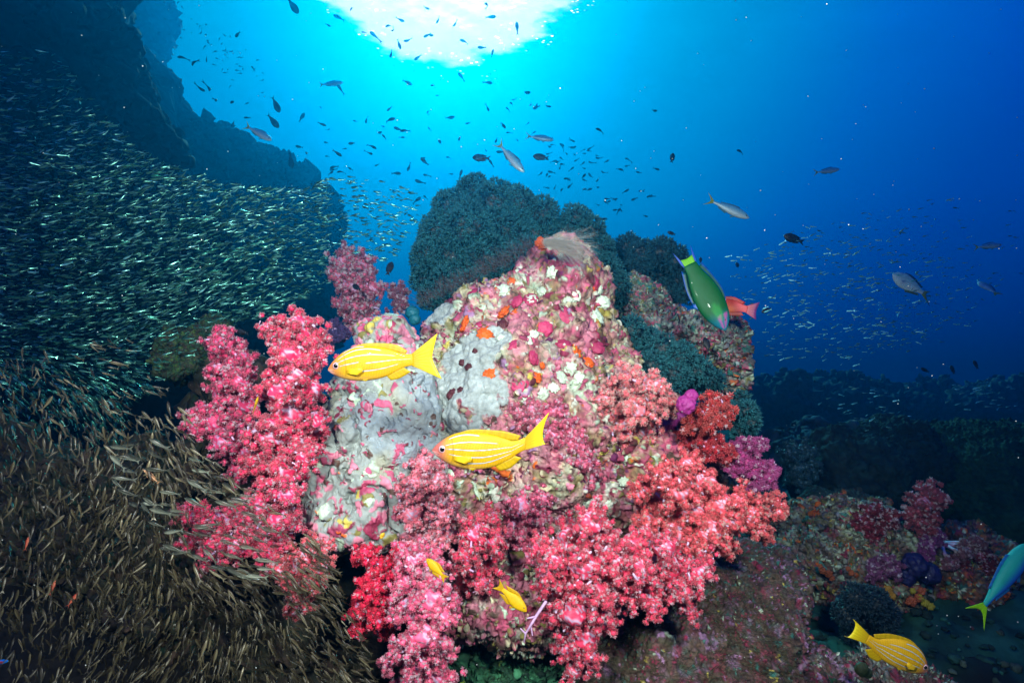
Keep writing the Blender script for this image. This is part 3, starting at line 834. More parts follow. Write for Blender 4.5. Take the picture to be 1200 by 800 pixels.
soft_coral('soft_coral', 'magenta-purple soft coral sticking out at the right edge of the reef',
           [(868, 524, 9), (884, 522, 9), (890, 520, 6), (872, 540, 12), (862, 548, 10), (884, 552, 11), (898, 548, 8), (900, 560, 10), (888, 568, 9), (906, 552, 6)], 1.60, lin(176, 40, 118), lin(236, 140, 206), lin(190, 50, 90), 117, tuft_px=3.6, pale=0.11, root_px=(850, 545, 1.72))
soft_coral('soft_coral', 'flat rose-pink soft coral on the rock behind the tail of the middle striped fish',
           [(652, 480, 14), (664, 498, 16), (646, 508, 14), (672, 520, 16), (656, 530, 16), (684, 538, 15), (668, 548, 16), (690, 558, 14), (654, 560, 13), (676, 572, 14)], 1.52, lin(224, 98, 130), lin(232, 156, 180), STEMC, 118, attach=True, tuft_px=3.2, pale=0.23)
soft_coral('soft_coral', 'small rose soft coral on the crusted rock left of the flat rose-pink one', [(598, 480, 11), (612, 490, 13), (624, 478, 11), (630, 496, 11)], 1.52, lin(226, 110, 138), lin(230, 166, 184), STEMC, 119, attach=True, tuft_px=3.2)
# distant ones on the right-hand reef
soft_coral('soft_coral', 'dim rose-pink soft coral on the dark reef at the right, uppermost there', [(1088, 574, 13), (1100, 584, 9), (1080, 590, 14), (1092, 600, 11), (1074, 608, 11), (1084, 618, 9), (1066, 600, 8)], 2.30, lin(170, 66, 88), lin(210, 120, 140), STEMC, 120, tuft_px=3.0, root_px=(1085, 640, 2.5))
soft_coral('soft_coral', 'maroon soft coral on top of the knobbly rock on the right', [(1022, 600, 13), (1012, 612, 12), (1030, 614, 12), (1042, 606, 10), (1020, 624, 11)], 2.30, lin(136, 34, 56), lin(180, 80, 96), STEMC, 121, tuft_px=3.0)
soft_coral('soft_coral', 'purple soft coral under the dim rose-pink one on the right', [(1094, 628, 10), (1088, 640, 10), (1080, 648, 9)], 2.30, lin(140, 56, 130), lin(190, 110, 180), STEMC, 122, tuft_px=3.0)
soft_coral('soft_coral', 'lilac soft coral at the foot of the knobbly rock on the right', [(1030, 664, 11), (1044, 668, 12), (1024, 672, 8), (1038, 658, 9)], 2.2, lin(140, 70, 120), lin(180, 120, 170), STEMC, 123, tuft_px=2.8)
soft_coral('soft_coral', 'dark red soft coral left of the blue-green fish tail', [(1124, 660, 10), (1130, 676, 10), (1118, 690, 9), (1150, 650, 11), (1156, 666, 10)], 2.3, lin(120, 30, 52), lin(160, 70, 90), STEMC, 124, tuft_px=2.8)
soft_coral('soft_coral', 'thin pale pink soft coral above the dark red one near the blue-green fish', [(1136, 640, 8), (1144, 636, 7), (1128, 648, 7), (1112, 660, 7)], 2.3, lin(150, 84, 104), lin(200, 150, 170), STEMC, 125, tuft_px=2.8)
soft_coral('soft_coral', 'blue-grey soft coral in the shade right of the magenta one', [(925, 532, 13), (942, 530, 14), (932, 548, 14), (950, 546, 12), (938, 562, 12)], 2.6, lin(30, 70, 92), lin(60, 110, 130), lin(60, 90, 110), 126, tuft_px=2.8, pale=0.0)
soft_coral('soft_coral', 'dark blue bushy soft coral left of and above the lowest striped fish', [(1004, 700, 16), (1024, 706, 18), (992, 718, 16), (1014, 726, 18), (1036, 722, 15), (1000, 740, 13)], 2.0, lin(26, 48, 66), lin(48, 82, 100), lin(40, 50, 70), 127, tuft_px=2.8, kind='finger', pale=0.0)
soft_coral('soft_coral', 'violet soft coral half hidden behind the crimson column, against the dark water', [(392, 384, 9), (400, 392, 8), (388, 396, 8)], 1.95, lin(86, 60, 120), lin(130, 110, 170), STEMC, 128, tuft_px=2.8, pale=0.0)

# magenta lumps of sponge
def lumps(name, label, pts, d, col, cat, mat, seed, amp=0.18, attach=True):
    rg = np.random.default_rng(seed); made = []
    for (x, y, r) in pts:
        dd = (surf(x, y, d) - 0.3 * r / FPX * d) if attach else d
        C = P(x, y, dd); R = r / FPX * dd
        bv, bf = blob(C, (R, R * .9, R), 16, amp, 2.2, rg.uniform(0, 60))
        made.append((C, bv, bf, np.clip(np.asarray(col) * (1 + 0.18 * fbm(bv * 60, 2))[:, None], 0, 1)))
    root = empty(name, np.mean([m_[0] for m_ in made], 0)); tag(root, label, cat)
    for C, bv, bf, cc_ in made: mk('lobe', bv, bf, mat, cc_, root, True, np.array(root.location))
    return root


lumps('magenta_sponge', 'bright magenta lumpy sponge between salmon and red soft corals', [(768, 488, 11), (782, 494, 13), (796, 490, 12), (804, 474, 11), (810, 464, 8), (774, 500, 9)], 1.5, lin(156, 44, 124), 'sponge', M_SPONGE, 5)

# ------------------------------------------------------------------ dark cup corals
CUPB, CUPT = lin(12, 58, 70), lin(60, 150, 156)


def cup_coral(label, lobes, d, seed, base=CUPB, tip=CUPT, tuft=2.9, **kw):
    return soft_coral('cup_coral', label, [(x_, y_, r_ * .87) for x_, y_, r_ in lobes], d, base, tip, lin(14, 34, 40), seed, cat='cup coral', group=None, tuft_px=tuft, kind='finger', mat=M_CUP, pale=0.00, knobs=13, knob_r=0.46, **kw)


cup_coral('largest dark teal cup coral, a big dome behind the top of the crusted rock',
          [(556, 226, 24), (580, 238, 30), (530, 246, 28), (606, 240, 26), (634, 252, 24), (514, 272, 26), (548, 268, 34), (590, 272, 36), (626, 278, 32), (648, 272, 22), (504, 300, 24), (532, 302, 32), (570, 306, 34), (612, 308, 30),
           (500, 326, 20), (526, 332, 28), (560, 336, 28), (596, 334, 26), (506, 348, 18), (648, 300, 22)], 2.25, 201, root_px=(580, 380, 2.45))
cup_coral('dark teal cup coral behind the white feathery hydroid', [(676, 256, 18), (688, 272, 22), (664, 274, 18), (700, 292, 24), (680, 300, 24), (706, 318, 24), (722, 340, 24), (712, 366, 24), (700, 340, 22)], 2.3, 202, root_px=(700, 380, 2.5))
cup_coral('dark cup coral mound between the hydroid and the green wrasse', [(736, 292, 20), (752, 300, 22), (774, 296, 20), (790, 306, 20), (744, 322, 24), (770, 322, 24), (796, 328, 22), (806, 342, 16), (780, 344, 20), (730, 316, 18)], 2.55, 203, base=lin(10, 48, 62), tip=lin(40, 110, 122), root_px=(770, 360, 2.7))
cup_coral('dark teal cup coral below the crusted ledge and above the red soft corals', [(740, 388, 20), (756, 402, 22), (738, 412, 20), (776, 410, 22), (764, 428, 20), (796, 420, 22), (790, 440, 20), (814, 434, 22), (834, 446, 16), (812, 454, 16), (744, 430, 15)], 1.95, 204, root_px=(780, 430, 2.2))
cup_coral('small dark cup coral at the right rim beneath the ledge', [(866, 470, 14), (876, 482, 14), (862, 490, 16), (880, 496, 12), (868, 506, 13), (852, 480, 12)], 2.0, 205, root_px=(855, 490, 2.2))

# ------------------------------------------------------------------ growths that belong to the central rock: orange sponges, pale tunicates, barnacles
def on_rock(name, spots, colr, seed, flat=0.55, mat=M_SPONGE, amp=0.25):
    rg = np.random.default_rng(seed)
    for (x, y, r) in spots:
        hit = ray_depth(x, y, [GROUPS[0]])
        if hit is None: continue
        # the real surface nearest this view ray (the crust lies a little off the smooth lumps)
        C = P(x, y, hit); kk = np.argmin(((ROCK_V - C) ** 2).sum(1)); C = ROCK_V[kk]; n_ = ROCK_N[kk]
        R = r / FPX * hit
        bv, bf = blob((0, 0, 0), (R, R, R), 12, amp, 2.4, rg.uniform(0, 80))
        bv = bv - np.outer(bv @ n_, n_) * (1 - flat)
        cc_ = np.asarray(colr) * rg.uniform(.8, 1.15) * (1 + 0.2 * fbm(bv * 90, 2))[:, None]
        mk(name, bv + C - ro, bf, mat, np.clip(cc_, 0, 1), rockroot)


on_rock('orange_sponge', [(632, 283, 9), (640, 290, 6), (676, 414, 9), (690, 424, 7), (567, 394, 9), (546, 380, 9), (575, 440, 8), (590, 360, 9), (604, 368, 6), (692, 340, 5), (672, 334, 4), (560, 300 + 45, 5), (630, 440, 6), (640, 428, 4), (695, 450, 5),
                          (600, 330, 5), (735, 520, 5), (748, 585, 6), (612, 580, 4), (656, 505, 4), (560, 735, 4)], lin(214, 88, 20), 61, .38, amp=.5)
on_rock('pale_tunicate', [(648, 320, 7), (664, 316, 7), (672, 326, 6), (672, 346, 8), (664, 350, 5), (634, 336, 5), (615, 372, 5), (606, 322, 6), (590, 340, 7), (582, 316, 6), (620, 350, 6), (566, 362, 4), (658, 440, 8), (668, 430, 7), (676, 442, 8), (700, 470, 7), (650, 452, 6),
                          (702, 340, 7), (706, 356, 8), (700, 372, 9), (642, 292, 6), (655, 300, 5), (610, 300, 5), (735, 540, 6), (700, 570, 6), (690, 588, 7), (640, 460, 7), (625, 395, 7), (612, 402, 6), (618, 470, 5), (586, 395, 5), (730, 565, 6), (713, 590, 6)],
        lin(196, 210, 188), 62, .38, amp=.5)
on_rock('pink_crust', [(670, 318, 12), (688, 330, 10), (618, 345, 9), (560, 348, 10), (548, 330, 8), (640, 386, 9), (605, 352, 8), (585, 308, 7), (664, 372, 12), (600, 410, 9), (660, 400, 9), (625, 420, 9), (610, 455, 10), (640, 480, 9), (700, 405, 9), (565, 380, 6)], lin(178, 52, 92), 63, 0.4)
on_rock('maroon_tunicate', [(537, 466, 7), (544, 462, 5), (552, 432, 5), (541, 425, 4), (655, 365, 7), (590, 380, 6), (668, 360, 6), (560, 410, 4), (526, 500, 3)], lin(80, 30, 38), 64, 0.6, amp=.4)
lumps('orange_sponge', 'small orange sponge on the very top of the crusted rock', [(631, 285, 4), (636, 288, 5), (633, 281, 3.5)], 1.66, lin(170, 66, 20), 'sponge', M_SPONGE, 17, .4, attach=False)
lumps('teal_tunicate', 'small smooth teal tunicate tucked above the pale grey rock', [(483, 366, 8), (486, 374, 7)], 1.85, lin(10, 92, 108), 'tunicate', M_SPONGE, 8, 0.1, attach=False)
lumps('yellow_sponge', 'dab of yellow sponge at the lower edge of the pale grey rock', [(446, 626, 5), (440, 622, 4)], 1.42, lin(224, 170, 40), 'sponge', M_SPONGE, 9)
lumps('orange_sponge', 'cluster of orange sponge lobes on the knobbly rock on the right', [(964, 668, 3.5), (971, 672, 4), (961, 663, 2.5), (975, 677, 3), (994, 666, 2.5), (998, 671, 3)], 2.2, lin(150, 74, 40), 'sponge', M_SPONGE, 10, 0.5, attach=False)
lumps('yellow_sponge', 'yellow sponge cluster at the foot of the right-hand reef, near the lilac coral', [(1040, 690, 4), (1045, 698, 4), (1038, 700, 3), (1043, 693, 3)], 2.16, lin(160, 116, 40), 'sponge', M_SPONGE, 11, 0.5, attach=False)
lumps('yellow_sponge', 'yellow-green sponge cluster above the back of the lowest striped fish', [(1084, 706, 4), (1090, 710, 4), (1078, 700, 4), (1070, 692, 3)], 2.16, lin(150, 136, 40), 'sponge', M_SPONGE, 12, 0.5, attach=False)
lumps('orange_sponge', 'orange sponge knob between the two yellow sponge clusters on the right', [(1076, 700, 4), (1068, 704, 5), (1080, 692, 4)], 2.16, lin(156, 74, 44), 'sponge', M_SPONGE, 13, 0.5, attach=False)
lumps('purple_sponge', 'dark purple-blue sponge in the shade beside the purple soft coral', [(1072, 662, 14), (1090, 672, 12), (1062, 676, 10)], 2.2, lin(24, 20, 74), 'sponge', M_SPONGE, 14, attach=False)
lumps('green_tunicate', 'dark green round tunicate just left of and below the lowest striped fish', [(1010, 784, 8), (1016, 788, 6)], 1.45, lin(52, 62, 30), 'tunicate', M_SPONGE, 15, 0.1, attach=False)

# bare lilac twigs hanging under the reef
tw = Acc(); t0 = P(636, 705, 1.38)
for pts, r in [([(640, 704, 1.38), (628, 722, 1.36), (616, 742, 1.35)], .0034), ([(628, 722, 1.36), (618, 724, 1.35)], .0024), ([(622, 732, 1.36), (624, 744, 1.35)], .002), ([(616, 742, 1.35), (610, 736, 1.35)], .002), ([(616, 742, 1.35), (614, 752, 1.35)], .002)]:
    tv, tf = tube([P(*p_) for p_ in pts], [r * 1.2] + [r] * (len(pts) - 2) + [r * .7], 7); tw.add(tv, tf, STEMC)
o = tw.build('bare_twig_coral', M_STEM, None, t0); tag(o, 'thin bare lilac coral twig hanging beside the lower little yellow fish', 'soft coral')

# white feathery hydroid at the top of the rock
hy = Acc(); h0 = P(640, 284, 1.62); rg = np.random.default_rng(77)
for k in range(520):
    a_ = rg.normal() * 0.15 - 0.10; ln = rg.uniform(0.04, 0.140); yw = rg.normal() * 0.18
    dirv = np.array([math.cos(a_), yw, math.sin(a_)])
    s_ = np.linspace(0, 1, 8)[:, None]
    wav = np.stack([np.zeros(8), np.sin(s_[:, 0] * rg.uniform(3, 9) + rg.uniform(0, 6)), np.sin(s_[:, 0] * rg.uniform(3, 9) + rg.uniform(0, 6))], -1) * .006 * s_
    pts = h0 + rg.normal(size=(1, 3)) * .005 + dirv * ln * s_ + wav + np.array([0, 0, -0.014 + .024 * rg.normal()]) * s_ ** 2
    tv, tf = tube(pts, [.0004] * 5 + [.0003, .0003, .0002], 3); hy.add(tv, tf, np.array(lin(190, 184, 176)) * rg.uniform(.5, 1.1))
o = hy.build('feather_hydroid', M_HAIR, None, h0); tag(o, 'soft whitish feathery hydroid streaming right from the top of the rock', 'hydroid')
# fuzzy brown hydroids along the upper left edge of the rock
hb = Acc()
for k in range(520):
    x_ = rg.uniform(492, 628); y_ = 352 - (x_ - 492) * 0.50 + rg.normal() * 4
    d_ = surf(x_, y_ + 10, 1.75) + 0.02; b0 = P(x_, y_ + 6, d_)
    dirv = np.array([-0.45, -0.1, 0.8]) + rg.normal(size=3) * 0.35; dirv /= np.linalg.norm(dirv)
    ln = rg.uniform(0.015, 0.055)
    tv, tf = tube([b0, b0 + dirv * ln * .6, b0 + dirv * ln + np.array([0, 0, -.004])], [.0008, .0007, .0003], 3); hb.add(tv, tf, np.array(lin(96, 80, 84)) * rg.uniform(.4, 1.1))
o = hb.build('brown_hydroids', M_HAIR, None, P(555, 320, 1.75)); tag(o, kind='stuff')

# feather star
fs = empty('feather_star', P(900, 668, 1.85)); tag(fs, 'dark feather star with teal-tipped arms beside the salmon coral', 'feather star')
f0 = np.array(fs.location)
bv, bf = blob(f0, (.012, .012, .012), 8); mk('disc', bv - f0, bf, M_CUP, np.tile(np.array(lin(20, 40, 44)), (len(bv), 1)), fs)
for k in range(16):
    a_ = rg.uniform(0.2, 2.9) if k < 11 else rg.uniform(-1.1, 0.2); ln = rg.uniform(.05, .09)
    dirv = np.array([math.cos(a_), rg.uniform(-.5, .1), math.sin(a_)]); s_ = np.linspace(0, 1, 9)[:, None]
    pts = f0 + dirv * ln * s_ + np.array([rg.normal() * .02, -.012, rg.normal() * .02]) * s_ ** 2
    ar = Acc(); tv, tf = tube(pts, np.linspace(.0016, .0007, 9), 5); ar.add(tv, tf, np.array(lin(30, 70, 70)))
    tang = np.gradient(pts, axis=0); tang /= np.linalg.norm(tang, axis=1)[:, None]
    for sgn in (-1, 1):
        for j in range(1, 9):
            side = np.cross(tang[j], (0, 1, 0)) * sgn
            e_ = pts[j] + side * .009 + tang[j] * .007
            tv, tf = tube([pts[j], e_], [.0008, .0007], 3); ar.add(tv, tf, np.array(lin(80, 170, 160)) if j % 2 else np.array(lin(24, 60, 60)))
    ar.build('arm', M_CUP, fs, f0)

# short brown turf on the lower rocks
tf_ = Acc(); rg = np.random.default_rng(99)
for k in range(2600):
    x_, y_ = rg.uniform(690, 930), rg.uniform(690, 800)
    d_ = ray_depth(x_, y_, GROUPS[2:]) if k % 2 == 0 else d_ + rg.normal() * .004
    if d_ is None: d_ = 1.6; continue
    if k % 2: x_, y_ = lx + rg.normal() * 5, ly + rg.normal() * 4
    lx, ly = x_, y_
    b0 = P(x_, y_, d_ - .012); dirv = np.array([.75, -.35, .25]) + rg.normal(size=3) * .45; dirv /= np.linalg.norm(dirv); ln = rg.uniform(.010, .034)
    tv, tq = tube([b0, b0 + dirv * ln * .6, b0 + dirv * ln - np.array([0, 0, .15 * ln])], [.0009, .0008, .0004], 3)
    tf_.add(tv, tq, np.array([TURF, TURF2, MUD, lin(70, 100, 70)][rg.choice(4, p=[.4, .3, .2, .1])]) * rg.uniform(.6, 1.3))
o = tf_.build('turf_algae', M_HAIR, None, P(810, 750, 1.6)); tag(o, kind='stuff')
# ------------------------------------------------------------------ fish
def profile(s, pts):
    """Smooth curve through (s, value) knots (monotone-ish cubic)."""
    x = np.array([p_[0] for p_ in pts]); y = np.array([p_[1] for p_ in pts])
    m = np.gradient(y, x)
    i = np.clip(np.searchsorted(x, s) - 1, 0, len(x) - 2); h = x[i + 1] - x[i]; t = (s - x[i]) / h
    return (2 * t ** 3 - 3 * t ** 2 + 1) * y[i] + (t ** 3 - 2 * t ** 2 + t) * h * m[i] + (-2 * t ** 3 + 3 * t ** 2) * y[i + 1] + (t ** 3 - t ** 2) * h * m[i + 1]


def fish_body(top, bot, width, colfn, n=60, m=32):
    """Body of unit standard length, snout at x=0.5, tail root at x=-0.5. colfn(s, v) with v from -1 belly to 1 back."""
    s = (np.linspace(0, 1, n) ** 1.25)
    s[0] = 0.0
    zt, zb, w = profile(s, top), profile(s, bot), profile(s, width)
    th = np.linspace(0, 2 * np.pi, m, endpoint=False)
    ct, st_ = np.cos(th), np.sin(th)
    mid, hh = (zt + zb) / 2, np.maximum((zt - zb) / 2, 0.0015)
    Y = np.maximum(w, .001)[:, None] * (np.sign(ct) * np.abs(ct) ** 0.85)[None]
    Z = mid[:, None] + hh[:, None] * st_[None]
    X = np.repeat((0.5 - s)[:, None], m, 1)
    V = np.stack([X, Y, Z], -1).reshape(-1, 3)
    S = np.repeat(s, m); VV = np.tile(st_, n)
    C = colfn(S, VV, np.tile(np.sign(ct), n))
    V = np.vstack([V, [0.502, 0, mid[0]], [-0.5, 0, mid[-1]]]); C = np.vstack([C, C[:1], C[-2:-1]])
    F4 = grid_faces(n, m, True)[:, ::-1]; j = np.arange(m)
    Fc = np.concatenate([np.stack([j, (j + 1) % m, np.full(m, n * m)], -1), np.stack([(n - 1) * m + (j + 1) % m, (n - 1) * m + j, np.full(m, n * m + 1)], -1)])
    return V, [F4, Fc], C


def fin_mesh(base, outer, t=0.006, k=4, colr=(1, 1, 1), edge=None, ydir=None):
    """A fin between a base curve and an outer curve (lists of (x, z) or (x, y, z)); slightly thick at the root."""
    b = np.array([(p_[0], 0, p_[1]) if len(p_) == 2 else p_ for p_ in base], float); o = np.array([(p_[0], 0, p_[1]) if len(p_) == 2 else p_ for p_ in outer], float)
    nb = len(b); rows = []
    for q_ in np.linspace(0, 1, k): rows.append(b * (1 - q_) + o * q_)
    R = np.array(rows)                                   # k, nb, 3
    nrm = np.array([0, 1.0, 0]) if ydir is None else np.asarray(ydir, float)
    th = (t * (1 - 0.75 * np.linspace(0, 1, k)))[:, None, None] * (1 + 0.25 * np.cos(np.arange(nb) * 2.4))[None, :, None]
    A, B = R + nrm * th, R - nrm * th
    V = np.concatenate([A.reshape(-1, 3), B.reshape(-1, 3)])
    g = grid_faces(k, nb); off = k * nb
    F = [g, g[:, ::-1] + off]
    per = list(range(nb)) + [r * nb + nb - 1 for r in range(1, k)] + [(k - 1) * nb + c_ for c_ in range(nb - 2, -1, -1)] + [r * nb for r in range(k - 2, 0, -1)]
    per = np.array(per); nx_ = np.roll(per, -1)
    F.append(np.stack([per, per + off, nx_ + off, nx_], -1))
    q_ = np.tile(np.repeat(np.linspace(0, 1, k), nb), 2)[:, None]
    c0 = np.asarray(colr); c1 = np.asarray(edge if edge is not None else colr)
    ray = (0.9 + 0.12 * np.cos(np.tile(np.tile(np.arange(nb), k), 2) * 2.6))[:, None]
    return V, F, np.clip((c0 * (1 - q_ ** 2) + c1 * q_ ** 2) * ray, 0, 1)


def curve2(pts, n):
    p_ = np.array(pts, float); tt = np.linspace(0, 1, len(p_)); u_ = np.linspace(0, 1, n)
    return np.stack([profile(u_, list(zip(tt, p_[:, k]))) for k in range(p_.shape[1])], -1)


def place(o, px, py, d, length, ang, yaw=0, flip=False, roll=0):
    """Put a fish of unit length so its middle is at the pixel, nose towards ang degrees in the picture plane (0 right, 90 up)."""
    a = math.radians(ang)
    f = np.array([math.cos(a), 0, math.sin(a)]); up = np.array([-math.sin(a), 0, math.cos(a)])
    if (up[2] < 0) != flip: up = -up
    ya = math.radians(yaw); f2 = f * math.cos(ya) + np.array([0, 1.0, 0]) * math.sin(ya)
    lat = np.cross(up, f2); ro_ = math.radians(roll)
    up, lat = up * math.cos(ro_) + lat * math.sin(ro_), lat * math.cos(ro_) - up * math.sin(ro_)
    L = length / FPX * d; p_ = P(px, py, d)
    o.matrix_world = Matrix(((f2[0] * L, lat[0] * L, up[0] * L, p_[0]), (f2[1] * L, lat[1] * L, up[1] * L, p_[1]), (f2[2] * L, lat[2] * L, up[2] * L, p_[2]), (0, 0, 0, 1)))


def bender(vert=0.0, side=0.0, start=0.0, tailup=0.0):
    def f(V):
        V = V.copy(); x = np.maximum(start - V[:, 0], 0); xh = np.maximum(V[:, 0] - start, 0)
        V[:, 2] += vert * (x ** 2) + vert * 0.7 * xh ** 2; V[:, 1] += side * x ** 2
        V[:, 2] += tailup * np.maximum(-0.35 - V[:, 0], 0)
        return V
    return f


def eye(body, pos, r, iris, bend, pupil=0.55):
    for sgn in (-1, 1):
        c_ = bend(np.array([[pos[0], sgn * pos[1], pos[2]]]))[0]
        d_, F_ = cube_sphere(9)
        e_ = mk('eye', d_ * np.array([r, r * .45, r]) + c_, [F_.copy()], M_EYE, np.tile(np.asarray(iris), (len(d_), 1)), body)
        mk('pupil', d_ * np.array([r * pupil, r * .25, r * pupil]) + c_ + np.array([0, sgn * r * .30, 0]), [F_.copy()], M_EYE, np.full((len(d_), 3), 0.004), e_)


def part(body, name, base, outer, colr, bend, t=0.005, k=5, edge=None, ydir=None, mat=None):
    V, F, C = fin_mesh(base, outer, t, k, colr, edge, ydir)
    return mk(name, bend(V), F, mat or M_FIN, C, body)


# ---- striped yellow fish
YEL, YEL2 = lin(190, 144, 2), lin(194, 158, 2)
HEADP, BELLY, BLUEW, EDGE = lin(176, 86, 84), lin(204, 156, 80), lin(172, 184, 192), lin(60, 54, 30)
SN_TOP = [(0, .0), (.03, .035), (.10, .092), (.20, .150), (.32, .185), (.46, .190), (.62, .165), (.78, .115), (.90, .070), (1, .060)]
SN_BOT = [(0, -.018), (.03, -.045), (.10, -.085), (.20, -.125), (.34, -.155), (.50, -.160), (.66, -.140), (.80, -.095), (.90, -.062), (1, -.055)]
SN_TOP = [(a_, h_ * 1.16) for a_, h_ in SN_TOP]; SN_BOT = [(a_, h_ * 1.12) for a_, h_ in SN_BOT]
SN_W = [(0, .008), (.05, .035), (.15, .070), (.30, .088), (.50, .080), (.75, .031), (1, .018)]


def snapper_col(stripes, pinkness):
    def fn(s, v, side):
        n = len(s); c = np.tile(np.array(YEL), (n, 1))
        c = c * (1 + 0.16 * np.sin(s * 170 + v * 30) * np.sin(v * 42 - s * 40) + 0.06 * v)[:, None]
        w = sstep(v, -0.55, -0.95)[:, None] * sstep(s, 0.75, 0.25)[:, None] * 0.7; c = c * (1 - w) + np.array(BELLY) * w
        w = sstep(s, 0.24, 0.06)[:, None] * pinkness; c = c * (1 - w) + np.array(HEADP) * w
        w = (sstep(s, .10, .02) * sstep(v, .2, -.6))[:, None] * 0.6; c = c * (1 - w) + np.array(lin(236, 190, 190)) * w
        for (v0, v1, v2, s0, s1, wd) in stripes:
            t = (s - s0) / (s1 - s0); vm = v0 * (1 - t) * (1 - 2 * t) + v1 * 4 * t * (1 - t) - v2 * t * (1 - 2 * t)
            dd = np.abs(v - vm); on = (t > 0) & (t < 1); fade = sstep(t, 0, .06) * sstep(1 - t, 0, .06)
            we = (sstep(dd, wd * 2.0, wd * 1.1) * on * fade)[:, None] * 0.75; c = c * (1 - we) + np.array(EDGE) * we
            wi = (sstep(dd, wd * 1.05, wd * 0.55) * on * fade)[:, None]; c = c * (1 - wi) + np.array(BLUEW) * wi
        g_ = (np.abs(s - .205 - .035 * (1 - v * v)) < .006)[:, None] & (np.abs(v) < .8)[:, None]; c = np.where(g_, c * 0.72, c)
        mo = ((np.abs(v - (-.50 + s * 1.2)) < .06) & (s < .085))[:, None]; c = np.where(mo, c * 0.55, c)
        return np.clip(c, 0, 1)
    return fn


STR = [(.86, .97, .93, .20, .46, .027), (.62, .80, .80, .13, .66, .028), (.34, .48, .52, .13, .82, .027), (.02, .05, .10, .16, .40, .028), (.0, .10, .22, .46, .99, .027), (-.40, -.42, -.34, .30, .84, .027)]
STR2 = [(.80, .86, .84, .18, .52, .031), (.42, .50, .52, .14, .72, .028), (.16, .10, .42, .15, .96, .028), (-.20, -.28, .05, .18, 1.0, .028), (-.52, -.62, -.40, .24, .86, .028)]


def striped_fish(label, px, py, d, length, ang, yaw, bend, pink, stripes, flip=False, tail_h=(.27, .27), tail_x=.30, spread=1.0):
    V, F, C = fish_body(SN_TOP, SN_BOT, SN_W, snapper_col(stripes, pink), 230, 220)
    b = mk('striped_snapper', bend(V), F, M_FISH, C); tag(b, label, 'fish', 'yellow fish with white stripes')
    part(b, 'dorsal_fin', curve2([(.28, .160), (.10, .210), (-.10, .190), (-.30, .118), (-.42, .078)], 26), curve2([(.24, .196), (.08, .244), (-.12, .236), (-.32, .196), (-.45, .110)], 26), YEL2, bend)
    part(b, 'anal_fin', curve2([(-.16, -.130), (-.26, -.105), (-.38, -.068)], 14), curve2([(-.22, -.205), (-.33, -.190), (-.46, -.130)], 14), YEL2, bend)
    part(b, 'tail_fin', curve2([(-.47, .058), (-.48, .02), (-.48, -.02), (-.47, -.055)], 22), curve2([(-.5 - tail_x, tail_h[0]), (-.5 - tail_x * .80, .10), (-.5 - tail_x * .72, .0), (-.5 - tail_x * .80, -.10), (-.5 - tail_x, -tail_h[1])], 22), YEL2, bend, .010, 7, lin(246, 226, 30))
    for sgn in (-1, 1):
        part(b, 'pectoral_fin', curve2([(.26, sgn * .086, -.03), (.25, sgn * .086, -.075)], 9), curve2([(.07, sgn * .115, -.02), (.06, sgn * .12, -.06), (.13, sgn * .11, -.105)], 9), lin(246, 200, 30), bend, .003, 4)
        part(b, 'pelvic_fin', curve2([(.18, sgn * .03, -.125), (.11, sgn * .03, -.135)], 8), curve2([(.06, sgn * .05, -.185), (.02, sgn * .05, -.165)], 8), YEL2, bend, .003, 4)
    eye(b, (.380, .057, .027), .041, lin(190, 150, 160), bend, .62)
    place(b, px, py, d, length, ang, yaw, flip)
    return b


striped_fish('uppermost of the three yellow white-striped fish, in front of the pale grey rock', 434, 427, 1.16, 102, 186, 4, bender(), .55, STR, tail_h=(.27, .25), tail_x=.31)
striped_fish('middle one of the three yellow white-striped fish, with pink head and raised tail', 561, 530, 1.12, 110, 180, 4, bender(.18, 0, .05, .30), .95, STR2, tail_h=(.20, .12), tail_x=.25)
striped_fish('lowest of the three yellow white-striped fish, nose down near the bottom right corner', 1053, 766, 1.25, 86, -28, 6, bender(-.20, .06, .1, .35), .75, STR2, tail_h=(.14, .12), tail_x=.30)


# ---- plain fish of several kinds
def simple_fish(name, label, px, py, d, length, ang, top, bot, width, colfn, fins, yaw=0, flip=False, group=None, bend=None, eye_r=.02, eye_pos=None, iris=(.2, .2, .15), mat=None, n=44, m=28, roll=0, cat='fish'):
    bend = bend or bender()
    V, F, C = fish_body(top, bot, width, colfn, n, m)
    b = mk(name, bend(V), F, mat or M_FISH, C); tag(b, label, cat, group)
    for f in fins:
        nm, ba, ou, cl = f[:4]; ed = f[4] if len(f) > 4 else None
        part(b, nm, curve2(ba, 14), curve2(ou, 14), cl, bend, .006, 5, ed)
    if eye_r: eye(b, eye_pos, eye_r, iris, bend)
    place(b, px, py, d, length, ang, yaw, flip, roll)
    return b


def flat_col(back, belly, extra=None):
    def fn(s, v, side):
        w = sstep(v, -.6, .5)[:, None]; c = np.array(belly) * (1 - w) + np.array(back) * w
        return np.clip(extra(s, v, c) if extra else c, 0, 1)
    return fn


# green wrasse
GRN, BLU = lin(3, 80, 28), lin(20, 80, 190)
WR_T = [(0, .01), (.06, .07), (.15, .125), (.30, .165), (.50, .175), (.70, .15), (.88, .10), (1, .085)]
WR_B = [(0, -.01), (.06, -.06), (.15, -.11), (.30, -.16), (.50, -.17), (.70, -.14), (.88, -.09), (1, -.08)]
WR_W = [(0, .01), (.1, .05), (.3, .075), (.6, .065), (1, .02)]


